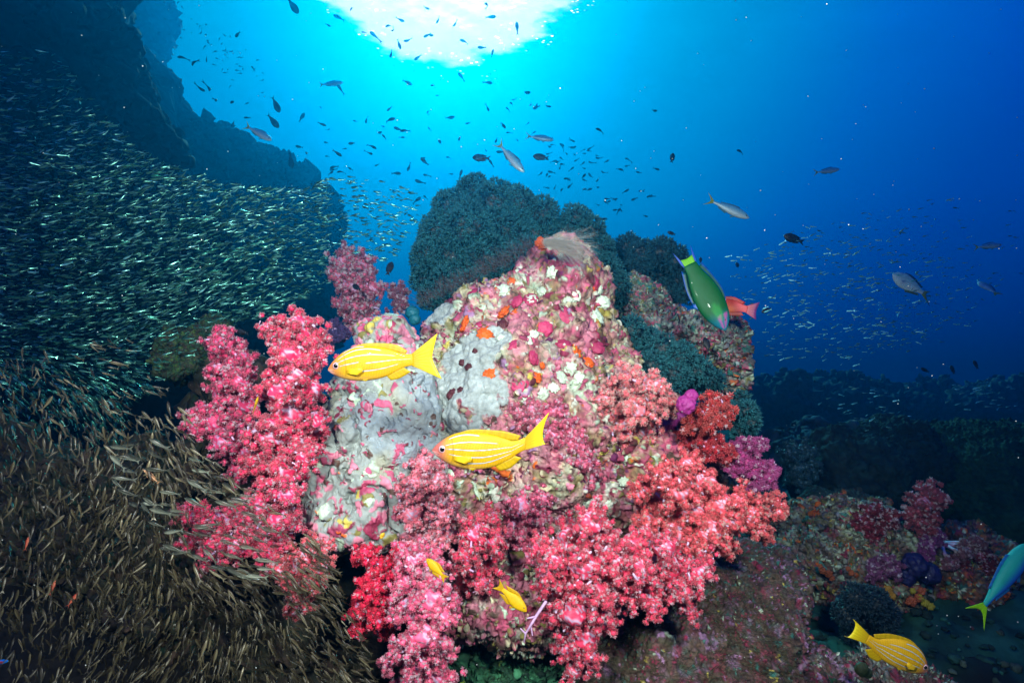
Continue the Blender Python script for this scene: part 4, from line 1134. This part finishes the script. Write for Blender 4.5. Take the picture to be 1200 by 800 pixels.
def wrasse_extra(s, v, c):
    w = sstep(s, .30, .06)[:, None] * 0.8; c = c * (1 - w) + np.array(lin(20, 110, 140)) * w
    for v0 in (.35, -.25):
        w = (sstep(np.abs(v - v0 - (s - .1) * 2), .22, .08) * (s < .22) * (s > .03))[:, None] * .75; c = c * (1 - w) + np.array(lin(176, 70, 150)) * w
    w = (sstep(np.hypot((s - .26) * 2.2, v - .0), .34, .22))[:, None] * .5; c = c * (1 - w) + np.array(lin(40, 150, 60)) * w
    return c


simple_fish('wrasse', 'green wrasse with blue-edged lime tail diving head down over the ledge', 829, 348, 1.75, 88, -64, [(a_, h_ * 1.1) for a_, h_ in WR_T], [(a_, h_ * 1.1) for a_, h_ in WR_B], WR_W, flat_col(GRN, lin(3, 84, 36), wrasse_extra),
            [('dorsal_fin', [(.22, .16), (.0, .20), (-.25, .16), (-.42, .10)], [(.20, .18), (.0, .235), (-.25, .205), (-.46, .155)], GRN, BLU),
             ('anal_fin', [(.02, -.195), (-.2, -.17), (-.42, -.10)], [(.0, -.225), (-.2, -.21), (-.46, -.145)], GRN, BLU),
             ('tail_fin', [(-.47, .075), (-.49, .0), (-.47, -.07)], [(-.60, .09), (-.585, .0), (-.60, -.085)], lin(120, 200, 10)),
             ('tail_lobe', [(-.46, .085), (-.58, .085)], [(-.55, .115), (-.74, .135)], BLU), ('tail_lobe', [(-.46, -.08), (-.58, -.08)], [(-.55, -.11), (-.74, -.13)], BLU),
             ('pectoral_fin', [(.20, -.09), (.17, -.13)], [(-.02, -.20), (.03, -.235)], lin(90, 150, 220), BLU)],
            yaw=-8, flip=False, eye_r=.02, eye_pos=(.37, .047, .04), iris=lin(170, 80, 60))
# red fish behind it
simple_fish('red_hogfish', 'orange-red fish half hidden behind the green wrasse', 852, 358, 1.95, 46, 168, WR_T, WR_B, WR_W,
            flat_col(lin(206, 60, 40), lin(240, 120, 70), lambda s, v, c: c * (1 - sstep(s, .55, .85)[:, None]) + np.array(lin(226, 96, 96)) * sstep(s, .55, .85)[:, None]),
            [('dorsal_fin', [(.2, .14), (-.1, .16), (-.38, .1)], [(.15, .21), (-.12, .25), (-.42, .17)], lin(200, 50, 40)), ('anal_fin', [(-.05, -.16), (-.38, -.1)], [(-.12, -.24), (-.44, -.17)], lin(214, 80, 60)),
             ('tail_fin', [(-.46, .08), (-.48, 0), (-.46, -.08)], [(-.76, .24), (-.72, 0), (-.76, -.22)], lin(222, 100, 110), lin(120, 60, 140))], yaw=10, eye_r=.02, eye_pos=(.36, .05, .04))

# blue-green fusiliers
FU_T = [(0, .0), (.05, .045), (.15, .085), (.32, .115), (.50, .11), (.70, .08), (.88, .04), (1, .028)]
FU_B = [(0, -.01), (.05, -.05), (.15, -.09), (.32, -.12), (.50, -.115), (.70, -.08), (.88, -.04), (1, -.028)]
FU_W = [(0, .01), (.1, .045), (.3, .065), (.6, .055), (1, .014)]


def fus_fins(tailc, bodyc, fork=.13):
    return [('dorsal_fin', [(.20, .105), (.0, .11), (-.3, .06)], [(.16, .15), (-.02, .14), (-.32, .085)], bodyc), ('anal_fin', [(-.08, -.10), (-.32, -.055)], [(-.12, -.145), (-.35, -.08)], bodyc),
            ('tail_fin', [(-.48, .026), (-.485, 0), (-.48, -.026)], [(-.72, .17), (-.58, 0), (-.72, -.17)], tailc), ('pelvic_fin', [(.16, -.115), (.10, -.118)], [(.06, -.19), (.03, -.16)], bodyc)]


simple_fish('fusilier', 'blue-green fish with lime tail leaving the photo at the right edge', 1180, 672, 1.5, 100, 40, FU_T, FU_B, [(a_, w_ * 1.2) for a_, w_ in FU_W], flat_col(lin(30, 150, 140), lin(30, 90, 190)),
            fus_fins(lin(150, 214, 20), lin(40, 120, 190)), yaw=16, eye_r=.02, eye_pos=(.40, .045, .01), group='silvery blue fusiliers')
FUSI = [('slim blue fusilier with yellowish tail diving in front of the dark wall', 305, 157, 3.2, 34, -30, -10), ('slim blue fusilier diving just above the big dark cup coral', 601, 187, 3.0, 42, -50, -10),
        ('slim blue fusilier with yellow tail crossing open water right of the cup corals', 857, 246, 2.8, 46, -24, 0), ('small grey-blue fusilier highest on the right side of the open water', 971, 200, 4.2, 26, 8, 0),
        ('slim dark fusilier swimming level above the right side of the big dark cup coral', 635, 162, 4.2, 28, -8, 0), ('small grey-blue fusilier near the right edge, above the twisting one', 1160, 288, 3.6, 28, 6, 0),
        ('faint slim fusilier far off to the left of the sunlit patch', 390, 98, 5.5, 24, 6, 0), ('pale blue-grey fusilier hovering head down over the big dark cup coral', 665, 262, 5.5, 10, -40, 0)]
for lab, x, y, d, ln, an, yw in FUSI:
    simple_fish('fusilier', lab, x, y, d, ln, an, FU_T, FU_B, FU_W, flat_col(lin(130, 208, 226), lin(236, 248, 250)), fus_fins(lin(190, 190, 50), lin(90, 150, 170)), yaw=yw, mat=M_PALEFISH, eye_r=.02, eye_pos=(.40, .04, .01), group='silvery blue fusiliers', n=30, m=18)
RF_T, RF_B = [(a_, h_ * 1.75) for a_, h_ in FU_T], [(a_, h_ * 1.75) for a_, h_ in FU_B]
simple_fish('rabbitfish', 'deep-bodied blue-grey fish with yellow tail base among the glinting shoal on the right', 1064, 332, 2.9, 42, 148, RF_T, RF_B, FU_W, flat_col(lin(150, 206, 222), lin(220, 236, 240)),
            [('dorsal_fin', [(.25, .17), (.0, .19), (-.38, .09)], [(.2, .22), (-.02, .245), (-.42, .13)], lin(50, 90, 120)), ('anal_fin', [(.0, -.19), (-.38, -.09)], [(-.05, -.25), (-.44, -.13)], lin(110, 130, 90)),
             ('tail_fin', [(-.47, .05), (-.49, 0), (-.47, -.05)], [(-.66, .15), (-.60, 0), (-.86, -.22)], lin(150, 160, 50), lin(70, 110, 140))], eye_r=.022, eye_pos=(.38, .04, .02))
simple_fish('rabbitfish', 'blue-grey fish with yellow tail turning away from the camera at the right edge', 1156, 336, 3.2, 26, 100, RF_T, RF_B, FU_W, flat_col(lin(90, 140, 160), lin(160, 200, 210)),
            [('dorsal_fin', [(.25, .17), (.0, .19), (-.38, .09)], [(.2, .22), (-.02, .245), (-.42, .13)], lin(50, 90, 120)), ('tail_fin', [(-.47, .05), (-.49, 0), (-.47, -.05)], [(-.76, .2), (-.66, 0), (-.76, -.2)], lin(150, 160, 50))], yaw=55, eye_r=.022, eye_pos=(.38, .04, .02))

# lemon-yellow damsels
DM_T = [(0, .0), (.06, .07), (.18, .14), (.35, .19), (.55, .18), (.78, .11), (1, .065)]
DM_B = [(0, -.02), (.06, -.08), (.18, -.14), (.35, -.19), (.55, -.18), (.78, -.10), (1, -.06)]
DM_W = [(0, .015), (.15, .075), (.35, .095), (.6, .075), (1, .02)]
LEM = lin(200, 154, 4)


def dam_fins(c_, c2=None):
    return [('dorsal_fin', [(.22, .15), (.0, .19), (-.35, .09)], [(.12, .21), (-.10, .26), (-.52, .17)], c_, c2), ('anal_fin', [(.0, -.18), (-.35, -.09)], [(-.12, -.26), (-.52, -.16)], c_, c2),
            ('tail_fin', [(-.46, .06), (-.48, 0), (-.46, -.06)], [(-.78, .19), (-.66, 0), (-.78, -.19)], c_, c2), ('pelvic_fin', [(.18, -.16), (.10, -.18)], [(.02, -.30), (-.02, -.24)], c_, c2)]


simple_fish('yellow_damselfish', 'little lemon-yellow fish, the smaller, beside the long bright pink soft coral', 509, 664, 1.12, 27, 140, DM_T, DM_B, DM_W, flat_col(LEM, LEM), dam_fins(LEM), yaw=20, eye_r=.03, eye_pos=(.36, .06, .04), group='lemon-yellow damselfish')
simple_fish('yellow_damselfish', 'little lemon-yellow fish, the larger, under the crimson and rose soft corals', 603, 703, 1.12, 37, -38, DM_T, DM_B, DM_W, flat_col(LEM, lin(206, 164, 10)), dam_fins(LEM), yaw=-12, eye_r=.026, eye_pos=(.36, .06, .04), group='lemon-yellow damselfish')
simple_fish('yellow_damselfish', 'thin lemon-yellow fish seen head-on against the dusky pink soft coral', 300, 473, 1.24, 18, 84, DM_T, DM_B, [(a_, w_ * .9) for a_, w_ in DM_W], flat_col(lin(216, 160, 30), LEM), dam_fins(LEM), yaw=28, roll=75, eye_r=.03, eye_pos=(.36, .06, .04), group='lemon-yellow damselfish')
simple_fish('blue_damselfish', 'tiny bright blue fish with reddish centre cut by the left edge', 0, 775, 1.3, 20, 8, FU_T, [(a_, h_ * 1.2) for a_, h_ in FU_B], FU_W, flat_col(lin(20, 120, 230), lin(20, 120, 220), lambda s, v, c: np.where((np.hypot((s - .5) * 2, v) < .55)[:, None], np.array(lin(190, 70, 80)), c)), [('tail_fin', [(-.47, .03), (-.47, -.03)], [(-.62, .1), (-.62, -.1)], lin(20, 120, 230))], eye_r=0)

# black fish
BK, BK2 = lin(16, 16, 22), lin(26, 26, 36)
TR_T, TR_B = [(a_, h_ * 1.35) for a_, h_ in DM_T], [(a_, h_ * 1.35) for a_, h_ in DM_B]
BLACK = [('largest black damselfish, in open water right of the green wrasse', 928, 279, 2.6, 20, 160, 0), ('black damselfish above the left slope of the big dark cup coral', 562, 185, 3.0, 17, 176, 0),
         ('black damselfish above the right slope of the big dark cup coral', 632, 184, 3.0, 15, 172, 0), ('black damselfish tipped on end in open water above the hydroid', 788, 184, 3.2, 11, 76, 20),
         ('small black damselfish just above the dark cup coral mound', 786, 273, 3.0, 8, 160, 0), ('black damselfish hanging between the mauve-pink coral and the big dark cup coral', 457, 313, 2.3, 16, 80, 30),
         ('black damselfish in front of the mauve-pink soft coral', 417, 336, 2.2, 12, 150, 30), ('thin black damselfish seen edge-on right of the green wrasse tail', 864, 310, 3.0, 10, 62, 50),
         ('small black damselfish just right of the orange-red fish', 897, 364, 2.6, 10, 200, 0), ('black damselfish over the ledge under the green wrasse', 828, 402, 2.0, 15, 100, 20),
         ('black damselfish in a hollow behind the top of the dusky pink soft coral', 282, 389, 1.9, 14, 170, 10), ('black damselfish high over the far right reef, nearest the right edge', 1143, 426, 3.6, 9, 100, 20),
         ('black damselfish high over the far right reef, middle of the trio', 1116, 432, 3.6, 9, 96, 20), ('black damselfish high over the far right reef, innermost of the trio', 1083, 433, 3.6, 8, 150, 10),
         ('black damselfish just right of the wrasse tail tip', 821, 304, 2.6, 7, 80, 30)]
for lab, x, y, d, ln, an, yw in BLACK:
    simple_fish('black_damselfish', lab, x, y, d, ln, an, TR_T, TR_B, DM_W, flat_col(BK2, BK), dam_fins(BK), yaw=yw, eye_r=.02, eye_pos=(.36, .065, .05), iris=(.05, .05, .06), group='black damselfish', n=26, m=18, mat=M_DARKFISH)
# larger dark silhouettes, high in the water
SILH = [('dark slim fish hanging head down left of the sunlit patch at the very top', 344, 8, 3.6, 20, -55), ('dark slim fish at the left, the upper of two diving side by side', 324, 124, 4.0, 18, -64), ('dark slim fish at the left, the lower of two diving side by side', 321, 143, 4.0, 18, -50),
        ('hazy dark fish in front of the end of the dark wall', 341, 189, 4.6, 17, -80), ('hazy dark fish far behind the two diving fish', 354, 137, 6.5, 11, 60)]
for lab, x, y, d, ln, an in SILH:
    simple_fish('dark_fish', lab, x, y, d, ln, an, RF_T, RF_B, FU_W, flat_col(lin(30, 60, 80), lin(50, 80, 100)), fus_fins(lin(40, 60, 80), lin(36, 60, 80)), eye_r=0, group='dark slim fish high in the water', n=24, m=16, mat=M_DARKFISH)
# reddish cardinalfish
for lab, x, y, ln, an in [('small rusty red fish in the brown glassfish, uppermost of three', 32, 635, 14, 88), ('small rusty red fish in the brown glassfish, middle one of three', 62, 687, 15, 80), ('small rusty red fish in the brown glassfish, lowest of three', 86, 701, 15, 60)]:
    simple_fish('cardinalfish', lab, x, y, 1.25, ln, an, FU_T, FU_B, FU_W, flat_col(lin(190, 70, 50), lin(206, 110, 80)), fus_fins(lin(180, 80, 60), lin(180, 80, 60)), eye_r=.03, eye_pos=(.40, .04, .01), yaw=20, group='rusty red cardinalfish', n=20, m=14)
simple_fish('cardinalfish', 'slim tan fish with a long straight body left of the hot pink soft coral', 176, 557, 1.2, 24, 145, [(a_, h_ * .6) for a_, h_ in FU_T], [(a_, h_ * .6) for a_, h_ in FU_B], FU_W, flat_col(lin(206, 150, 110), lin(220, 180, 140)), fus_fins(lin(206, 150, 110), lin(206, 150, 110)), eye_r=.03, eye_pos=(.40, .035, .01), yaw=10, n=20, m=14)


# ------------------------------------------------------------------ schools
def low_fish(slim=1.0, back=(.1, .1, .1), belly=(.5, .5, .5), n=9, m=8, tail=.16):
    s = np.linspace(0, 1, n); zt, zb, w = profile(s, FU_T) * slim, profile(s, FU_B) * slim, profile(s, FU_W)
    th = np.linspace(0, 2 * np.pi, m, endpoint=False) + np.pi / m
    V = np.stack([np.repeat((.5 - s)[:, None], m, 1), w[:, None] * np.cos(th)[None], ((zt + zb) / 2)[:, None] + ((zt - zb) / 2)[:, None] * np.sin(th)[None]], -1).reshape(-1, 3)
    v_ = np.tile(np.sin(th), n); wgt = sstep(v_, -.5, .6)[:, None]; C = np.array(belly) * (1 - wgt) + np.array(back) * wgt
    F4 = grid_faces(n, m, True)[:, ::-1]; o = len(V)
    V = np.vstack([V, [(-.47, .006, .02), (-.47, .006, -.02), (-.70, .001, tail), (-.60, .001, 0), (-.70, .001, -tail), (-.47, -.006, .02), (-.47, -.006, -.02), (-.70, -.001, tail), (-.60, -.001, 0), (-.70, -.001, -tail)],
                   [(.385, .047, .012), (.36, .05, .035), (.335, .052, .012), (.36, .05, -.01), (.36, .058, .012), (.385, -.047, .012), (.36, -.05, .035), (.335, -.052, .012), (.36, -.05, -.01), (.36, -.058, .012)]])
    T = [(o, o + 2, o + 3), (o, o + 3, o + 1), (o + 1, o + 3, o + 4), (o + 5, o + 8, o + 7), (o + 5, o + 6, o + 8), (o + 6, o + 9, o + 8)]
    e = o + 10
    for b_ in (e, e + 5):
        for k in range(4): T.append((b_ + k, b_ + (k + 1) % 4, b_ + 4))
    C = np.vstack([C, np.tile((np.array(back) + np.array(belly)) / 2, (10, 1)), np.full((10, 3), .004)])
    return V, [F4, np.array(T)], C


def frames(pos, ang, yaw, roll):
    """Rotation matrices (n,3,3) whose columns are nose, side and up of each fish."""
    f = np.stack([np.cos(ang) * np.cos(yaw), np.sin(yaw), np.sin(ang) * np.cos(yaw)], -1)
    up = np.stack([-np.sin(ang), np.zeros_like(ang), np.cos(ang)], -1); up[up[:, 2] < 0] *= -1
    lat = np.cross(up, f); lat /= np.linalg.norm(lat, axis=1)[:, None]; up = np.cross(f, lat)
    c_, s_ = np.cos(roll)[:, None], np.sin(roll)[:, None]
    return np.stack([f, lat * c_ - up * s_, up * c_ + lat * s_], -1)


def school(one, many, label, group, cat, pos, ang, yaw, roll, length, tmpl, mat, rank, limit=300, tint=None, curl=0.12):
    """The fish that show largest become objects of their own, the rest one mesh."""
    R = frames(pos, ang, yaw, roll); order = np.argsort(-rank); ind, rest = order[:limit], order[limit:]
    TV, TF, TC = tmpl
    variants = []
    for k in range(5):
        Vb = TV.copy(); Vb[:, 1] += (k - 2) * curl * np.maximum(.1 - Vb[:, 0], 0) ** 2
        variants.append((Vb, mesh_data(one, Vb, TF, mat, np.clip(TC * (.35, .5, .72, 1.0, 1.4)[k], 0, 1))))  # brightness steps put glints and dull flanks into the colour
    for i in ind:
        o = bpy.data.objects.new(one, variants[RNG.integers(5)][1]); COLL.objects.link(o)
        M_ = np.eye(4); M_[:3, :3] = R[i] * length[i]; M_[:3, 3] = pos[i]; o.matrix_world = Matrix(M_.tolist())
        tag(o, label, cat, group)
    if len(rest):
        n = len(rest); Vb = np.stack([variants[k][0] for k in RNG.integers(0, 5, n)])
        V = np.einsum('nij,nvj->nvi', R[rest] * length[rest][:, None, None], Vb) + pos[rest][:, None]
        off = (np.arange(n) * len(TV))[:, None, None]
        C = np.clip(TC[None] * (.34 + 1.2 * RNG.random((n, 1, 1)) ** 2.2), 0, 1) * np.ones((n, len(TV), 1))  # few bright, many dull: glints painted as per-fish brightness
        o = mk(many, V.reshape(-1, 3), [(f[None] + off).reshape(-1, f.shape[1]) for f in TF], mat, C.reshape(-1, 3), None, True, pos.mean(0)); tag(o, label, cat, group, 'stuff')


def in_poly(x, y, poly):
    c_ = np.zeros(len(x), bool); n = len(poly)
    for i in range(n):
        (x1, y1), (x2, y2) = poly[i], poly[(i + 1) % n]
        c_ ^= ((y1 > y) != (y2 > y)) & (x < (x2 - x1) * (y - y1) / (y2 - y1 + 1e-9) + x1)
    return c_


def scatter(poly, n, dens=None, seed=0):
    rg = np.random.default_rng(seed); xs_, ys_ = zip(*poly); out_x, out_y = [], []
    while sum(map(len, out_x)) < n:
        x, y = rg.uniform(min(xs_), max(xs_), 4000), rg.uniform(min(ys_), max(ys_), 4000)
        k = in_poly(x, y, poly)
        if dens is not None: k &= rg.random(4000) < dens(x, y)
        out_x.append(x[k]); out_y.append(y[k])
    return np.concatenate(out_x)[:n], np.concatenate(out_y)[:n], rg


def PP(x, y, d): return np.stack([(x - 600.0) / FPX * d, d, H - (y - 400.0) / FPX * d], -1)


# brown glassfish, lower left
poly = [(-20, 430), (60, 400), (150, 395), (215, 470), (250, 540), (330, 600), (385, 650), (400, 690), (430, 740), (450, 810), (-20, 810)]
x, y, rg = scatter(poly, 3600, lambda x, y: np.clip((.42 + .58 * sstep(y, 450, 620)) * (.5 + .5 * sstep(x, -10, 160)) * (1 - .75 * sstep(x * .55 - y, -425, -375) * (y < 690)) * np.where((x > 205) & (x < 355) & (y > 575) & (y < 670), .12, 1), 0, 1), 301)
d = rg.uniform(1.12, 1.75, len(x)); d = np.where((x > 200) & (y < 690), np.minimum(d, 1.15 + .25 * rg.random(len(x))), d)
a0 = np.radians(np.interp(x, [0, 90, 160, 260, 420], [95, 88, 70, 155, 152])); a1 = np.radians(np.interp(x, [0, 120, 200, 300, 420], [100, 70, 60, 110, 140]))
wv = sstep(y, 640, 760); ang = a0 * (1 - wv) + a1 * wv
up_ = sstep(y, 560, 450); ang = ang * (1 - up_) + np.radians(150) * up_ * (x > 60) + ang * up_ * (x <= 60)
ang = ang + rg.normal(size=len(x)) * np.where(x > 180, .20, .38); yaw = rg.normal(size=len(x)) * .45; roll = rg.normal(size=len(x)) * .3
length = rg.uniform(.016, .032, len(x)) * np.where((x > 180) & (y < 700), 1.1, 1)
GT = low_fish(1.0, lin(62, 52, 36), lin(120, 112, 84))
ang += .35 * fbm(np.stack([x * .012, y * .012, x * 0], -1), 2)
school('glassfish', 'glassfish_shoal', 'slender brownish glassfish in the dense shoal at the lower left', 'brown glassfish in the lower left shoal', 'glassfish', PP(x, y, d), ang, yaw, roll, length, GT, M_GLASS, length / d * (1 + .5 * ((x > 180) & (d < 1.4))), 180)
# a stream of larger, paler ones passing in front of the red soft corals
poly = [(140, 505), (195, 500), (250, 545), (300, 590), (330, 640), (300, 680), (200, 650), (150, 590), (120, 540)]
x, y, rg = scatter(poly, 70, None, 311); d = rg.uniform(1.05, 1.22, len(x))
ang = np.radians(162) + rg.normal(size=len(x)) * .16; yaw = rg.normal(size=len(x)) * .25; roll = rg.normal(size=len(x)) * .25 + .1; length = rg.uniform(.027, .040, len(x))
school('glassfish', 'glassfish_shoal', 'pale silvery glassfish heading left, streaming past the hot pink soft coral', 'pale glassfish streaming past the pink coral', 'glassfish', PP(x, y, d), ang, yaw, roll, length, low_fish(1.1, lin(64, 68, 56), lin(150, 156, 138)), M_GLASS, length / d)
# silver shoal over the left wall
poly = [(-20, 60), (60, 60), (120, 130), (160, 175), (250, 212), (330, 222), (400, 205), (486, 218), (492, 255), (462, 300), (410, 318), (372, 345), (290, 380), (215, 420), (150, 480), (130, 580), (50, 680), (-20, 700)]
x, y, rg = scatter(poly, 9500, lambda x, y: np.clip((.25 + .75 * sstep(y, 90, 230)) * np.where(x > 385, .35, 1) * (1 - .78 * sstep(y, 430, 540)), 0, 1), 302)
d = rg.uniform(1.75, 3.1, len(x)); d = np.where(x > 330, rg.uniform(2.3, 3.1, len(x)), d)
ang = np.radians(np.interp(x, [0, 120, 260, 400, 490], [178, 192, 196, 182, 170])) + rg.normal(size=len(x)) * .22
dn = sstep(y, 380, 520); ang = ang * (1 - dn) + np.radians(110) * dn
yaw = rg.normal(size=len(x)) * .34; roll = rg.normal(size=len(x)) * .5 + .15
length = rg.uniform(.016, .031, len(x))
ST = low_fish(1.25, lin(12, 112, 92), lin(150, 236, 212))  # silver fish tinted teal: the water's light is put into their colour
school('silver_fish', 'silver_shoal', 'little silver fish glinting in the huge shoal over the dark wall at the left', 'silver fish in the left-hand shoal', 'silver fish', PP(x, y, d), ang, yaw, roll, length, ST, M_SILVER, length / d)
# far glinting shoal on the right
poly = [(850, 300), (930, 270), (1010, 250), (1100, 230), (1190, 240), (1200, 330), (1120, 395), (1010, 430), (900, 420), (872, 380)]
x, y, rg = scatter(poly, 760, lambda x, y: np.clip(1.1 - np.hypot((x - 985) / 150, (y - 345) / 90) * .75, .12, 1), 303)
x2, y2 = rg.normal(1010, 22, 46), rg.normal(482, 13, 46); x3, y3 = rg.uniform(1100, 1195, 40), rg.uniform(450, 480, 40)
x, y = np.concatenate([x, x2, x3]), np.concatenate([y, y2, y3]); d = rg.uniform(2.3, 3.4, len(x))
ang = np.radians(188) + rg.normal(size=len(x)) * .25; yaw = rg.normal(size=len(x)) * .3; roll = rg.normal(size=len(x)) * .35 + .1; length = rg.uniform(.014, .027, len(x))
ST2 = low_fish(1.1, lin(60, 170, 190), lin(150, 236, 236))  # teal cast of underwater light painted into these pale fish too
school('distant_silver_fish', 'distant_silver_shoal', 'tiny pale fish in the far-off shoal in the blue water at the right', 'far silver fish at the right', 'silver fish', PP(x, y, d), ang, yaw, roll, length, ST2, M_PALEFISH, length / d)

# small dark fish in the open water
DT = low_fish(1.6, lin(20, 44, 60), lin(34, 64, 84))
pts = [(411, 11), (396, 20), (385, 30), (426, 38), (437, 40), (455, 30), (461, 36), (470, 24), (500, 10), (513, 25), (477, 48), (468, 53), (458, 65), (489, 68), (500, 42), (506, 42), (533, 29), (571, 5), (576, 20), (543, 48), (564, 56), (577, 62), (606, 32), (478, 97), (507, 100),
       (540, 89), (573, 97), (617, 109), (642, 125), (398, 103), (456, 128), (458, 140), (466, 151), (450, 160), (444, 156), (473, 153), (528, 138), (515, 165), (572, 128), (590, 147), (628, 126), (412, 168), (396, 180), (390, 196), (398, 201), (437, 172), (434, 180), (497, 189), (498, 205), (479, 197), (465, 203), (540, 203),
       (489, 234), (491, 213), (575, 190), (586, 178), (278, 41), (226, 74), (242, 70), (236, 105), (246, 105), (212, 67), (271, 120), (254, 118), (289, 138), (378, 146), (360, 180), (350, 172), (702, 152), (767, 130), (867, 177), (707, 257), (596, 218)]
rg = np.random.default_rng(304)
x = np.concatenate([[p_[0] for p_ in pts], rg.uniform(640, 770, 70), rg.uniform(380, 640, 40), rg.normal(250, 40, 60)]); y = np.concatenate([[p_[1] for p_ in pts], np.zeros(70), rg.uniform(110, 235, 40), np.zeros(60)])
k = len(pts); y[k:k + 70] = 150 + (x[k:k + 70] - 640) * .35 + rg.uniform(0, 70, 70); y[-60:] = 30 + (x[-60:] - 200) * .55 + rg.normal(size=60) * 16
keep = ~((y < 0) | (x < 185)); nn = len(x)
d = np.concatenate([rg.uniform(3.6, 5.5, k), rg.uniform(5.5, 8, 70), rg.uniform(5, 7, 40), rg.uniform(6, 8, 60)])
pxl = np.concatenate([rg.uniform(6.5, 12, k), rg.uniform(4, 8, 70), rg.uniform(4, 7, 40), rg.uniform(3, 5, 60)])
ang = np.where(rg.random(nn) < .5, 0, np.pi) + rg.normal(size=nn) * .6; yaw = rg.normal(size=nn) * .4; roll = rg.normal(size=nn) * .2
school('small_dark_fish', 'small_dark_shoal', 'small dark fish scattered through the open blue water below the sunlit patch', 'small dark fish in open water', 'fish', PP(x, y, d)[keep], ang[keep], yaw[keep], roll[keep], (pxl / FPX * d)[keep], DT, M_DARKFISH, pxl[keep], 300, curl=.9)

# drifting specks
x, y = rg.uniform(0, 1200, 420), rg.uniform(0, 800, 420); d = rg.uniform(.8, 3.5, 420)
pp = PP(x, y, d); sp_ = Acc(); dv, fv = cube_sphere(3)
for p_, dd in zip(pp, d): sp_.add(p_ + dv * rg.uniform(.35, .8) / FPX * dd, fv.copy(), np.array((.55, .6, .58)) * rg.uniform(.4, 1.1))
o = sp_.build('drifting_plankton', M_SPECK, None, P(600, 400, 2)); tag(o, kind='stuff')
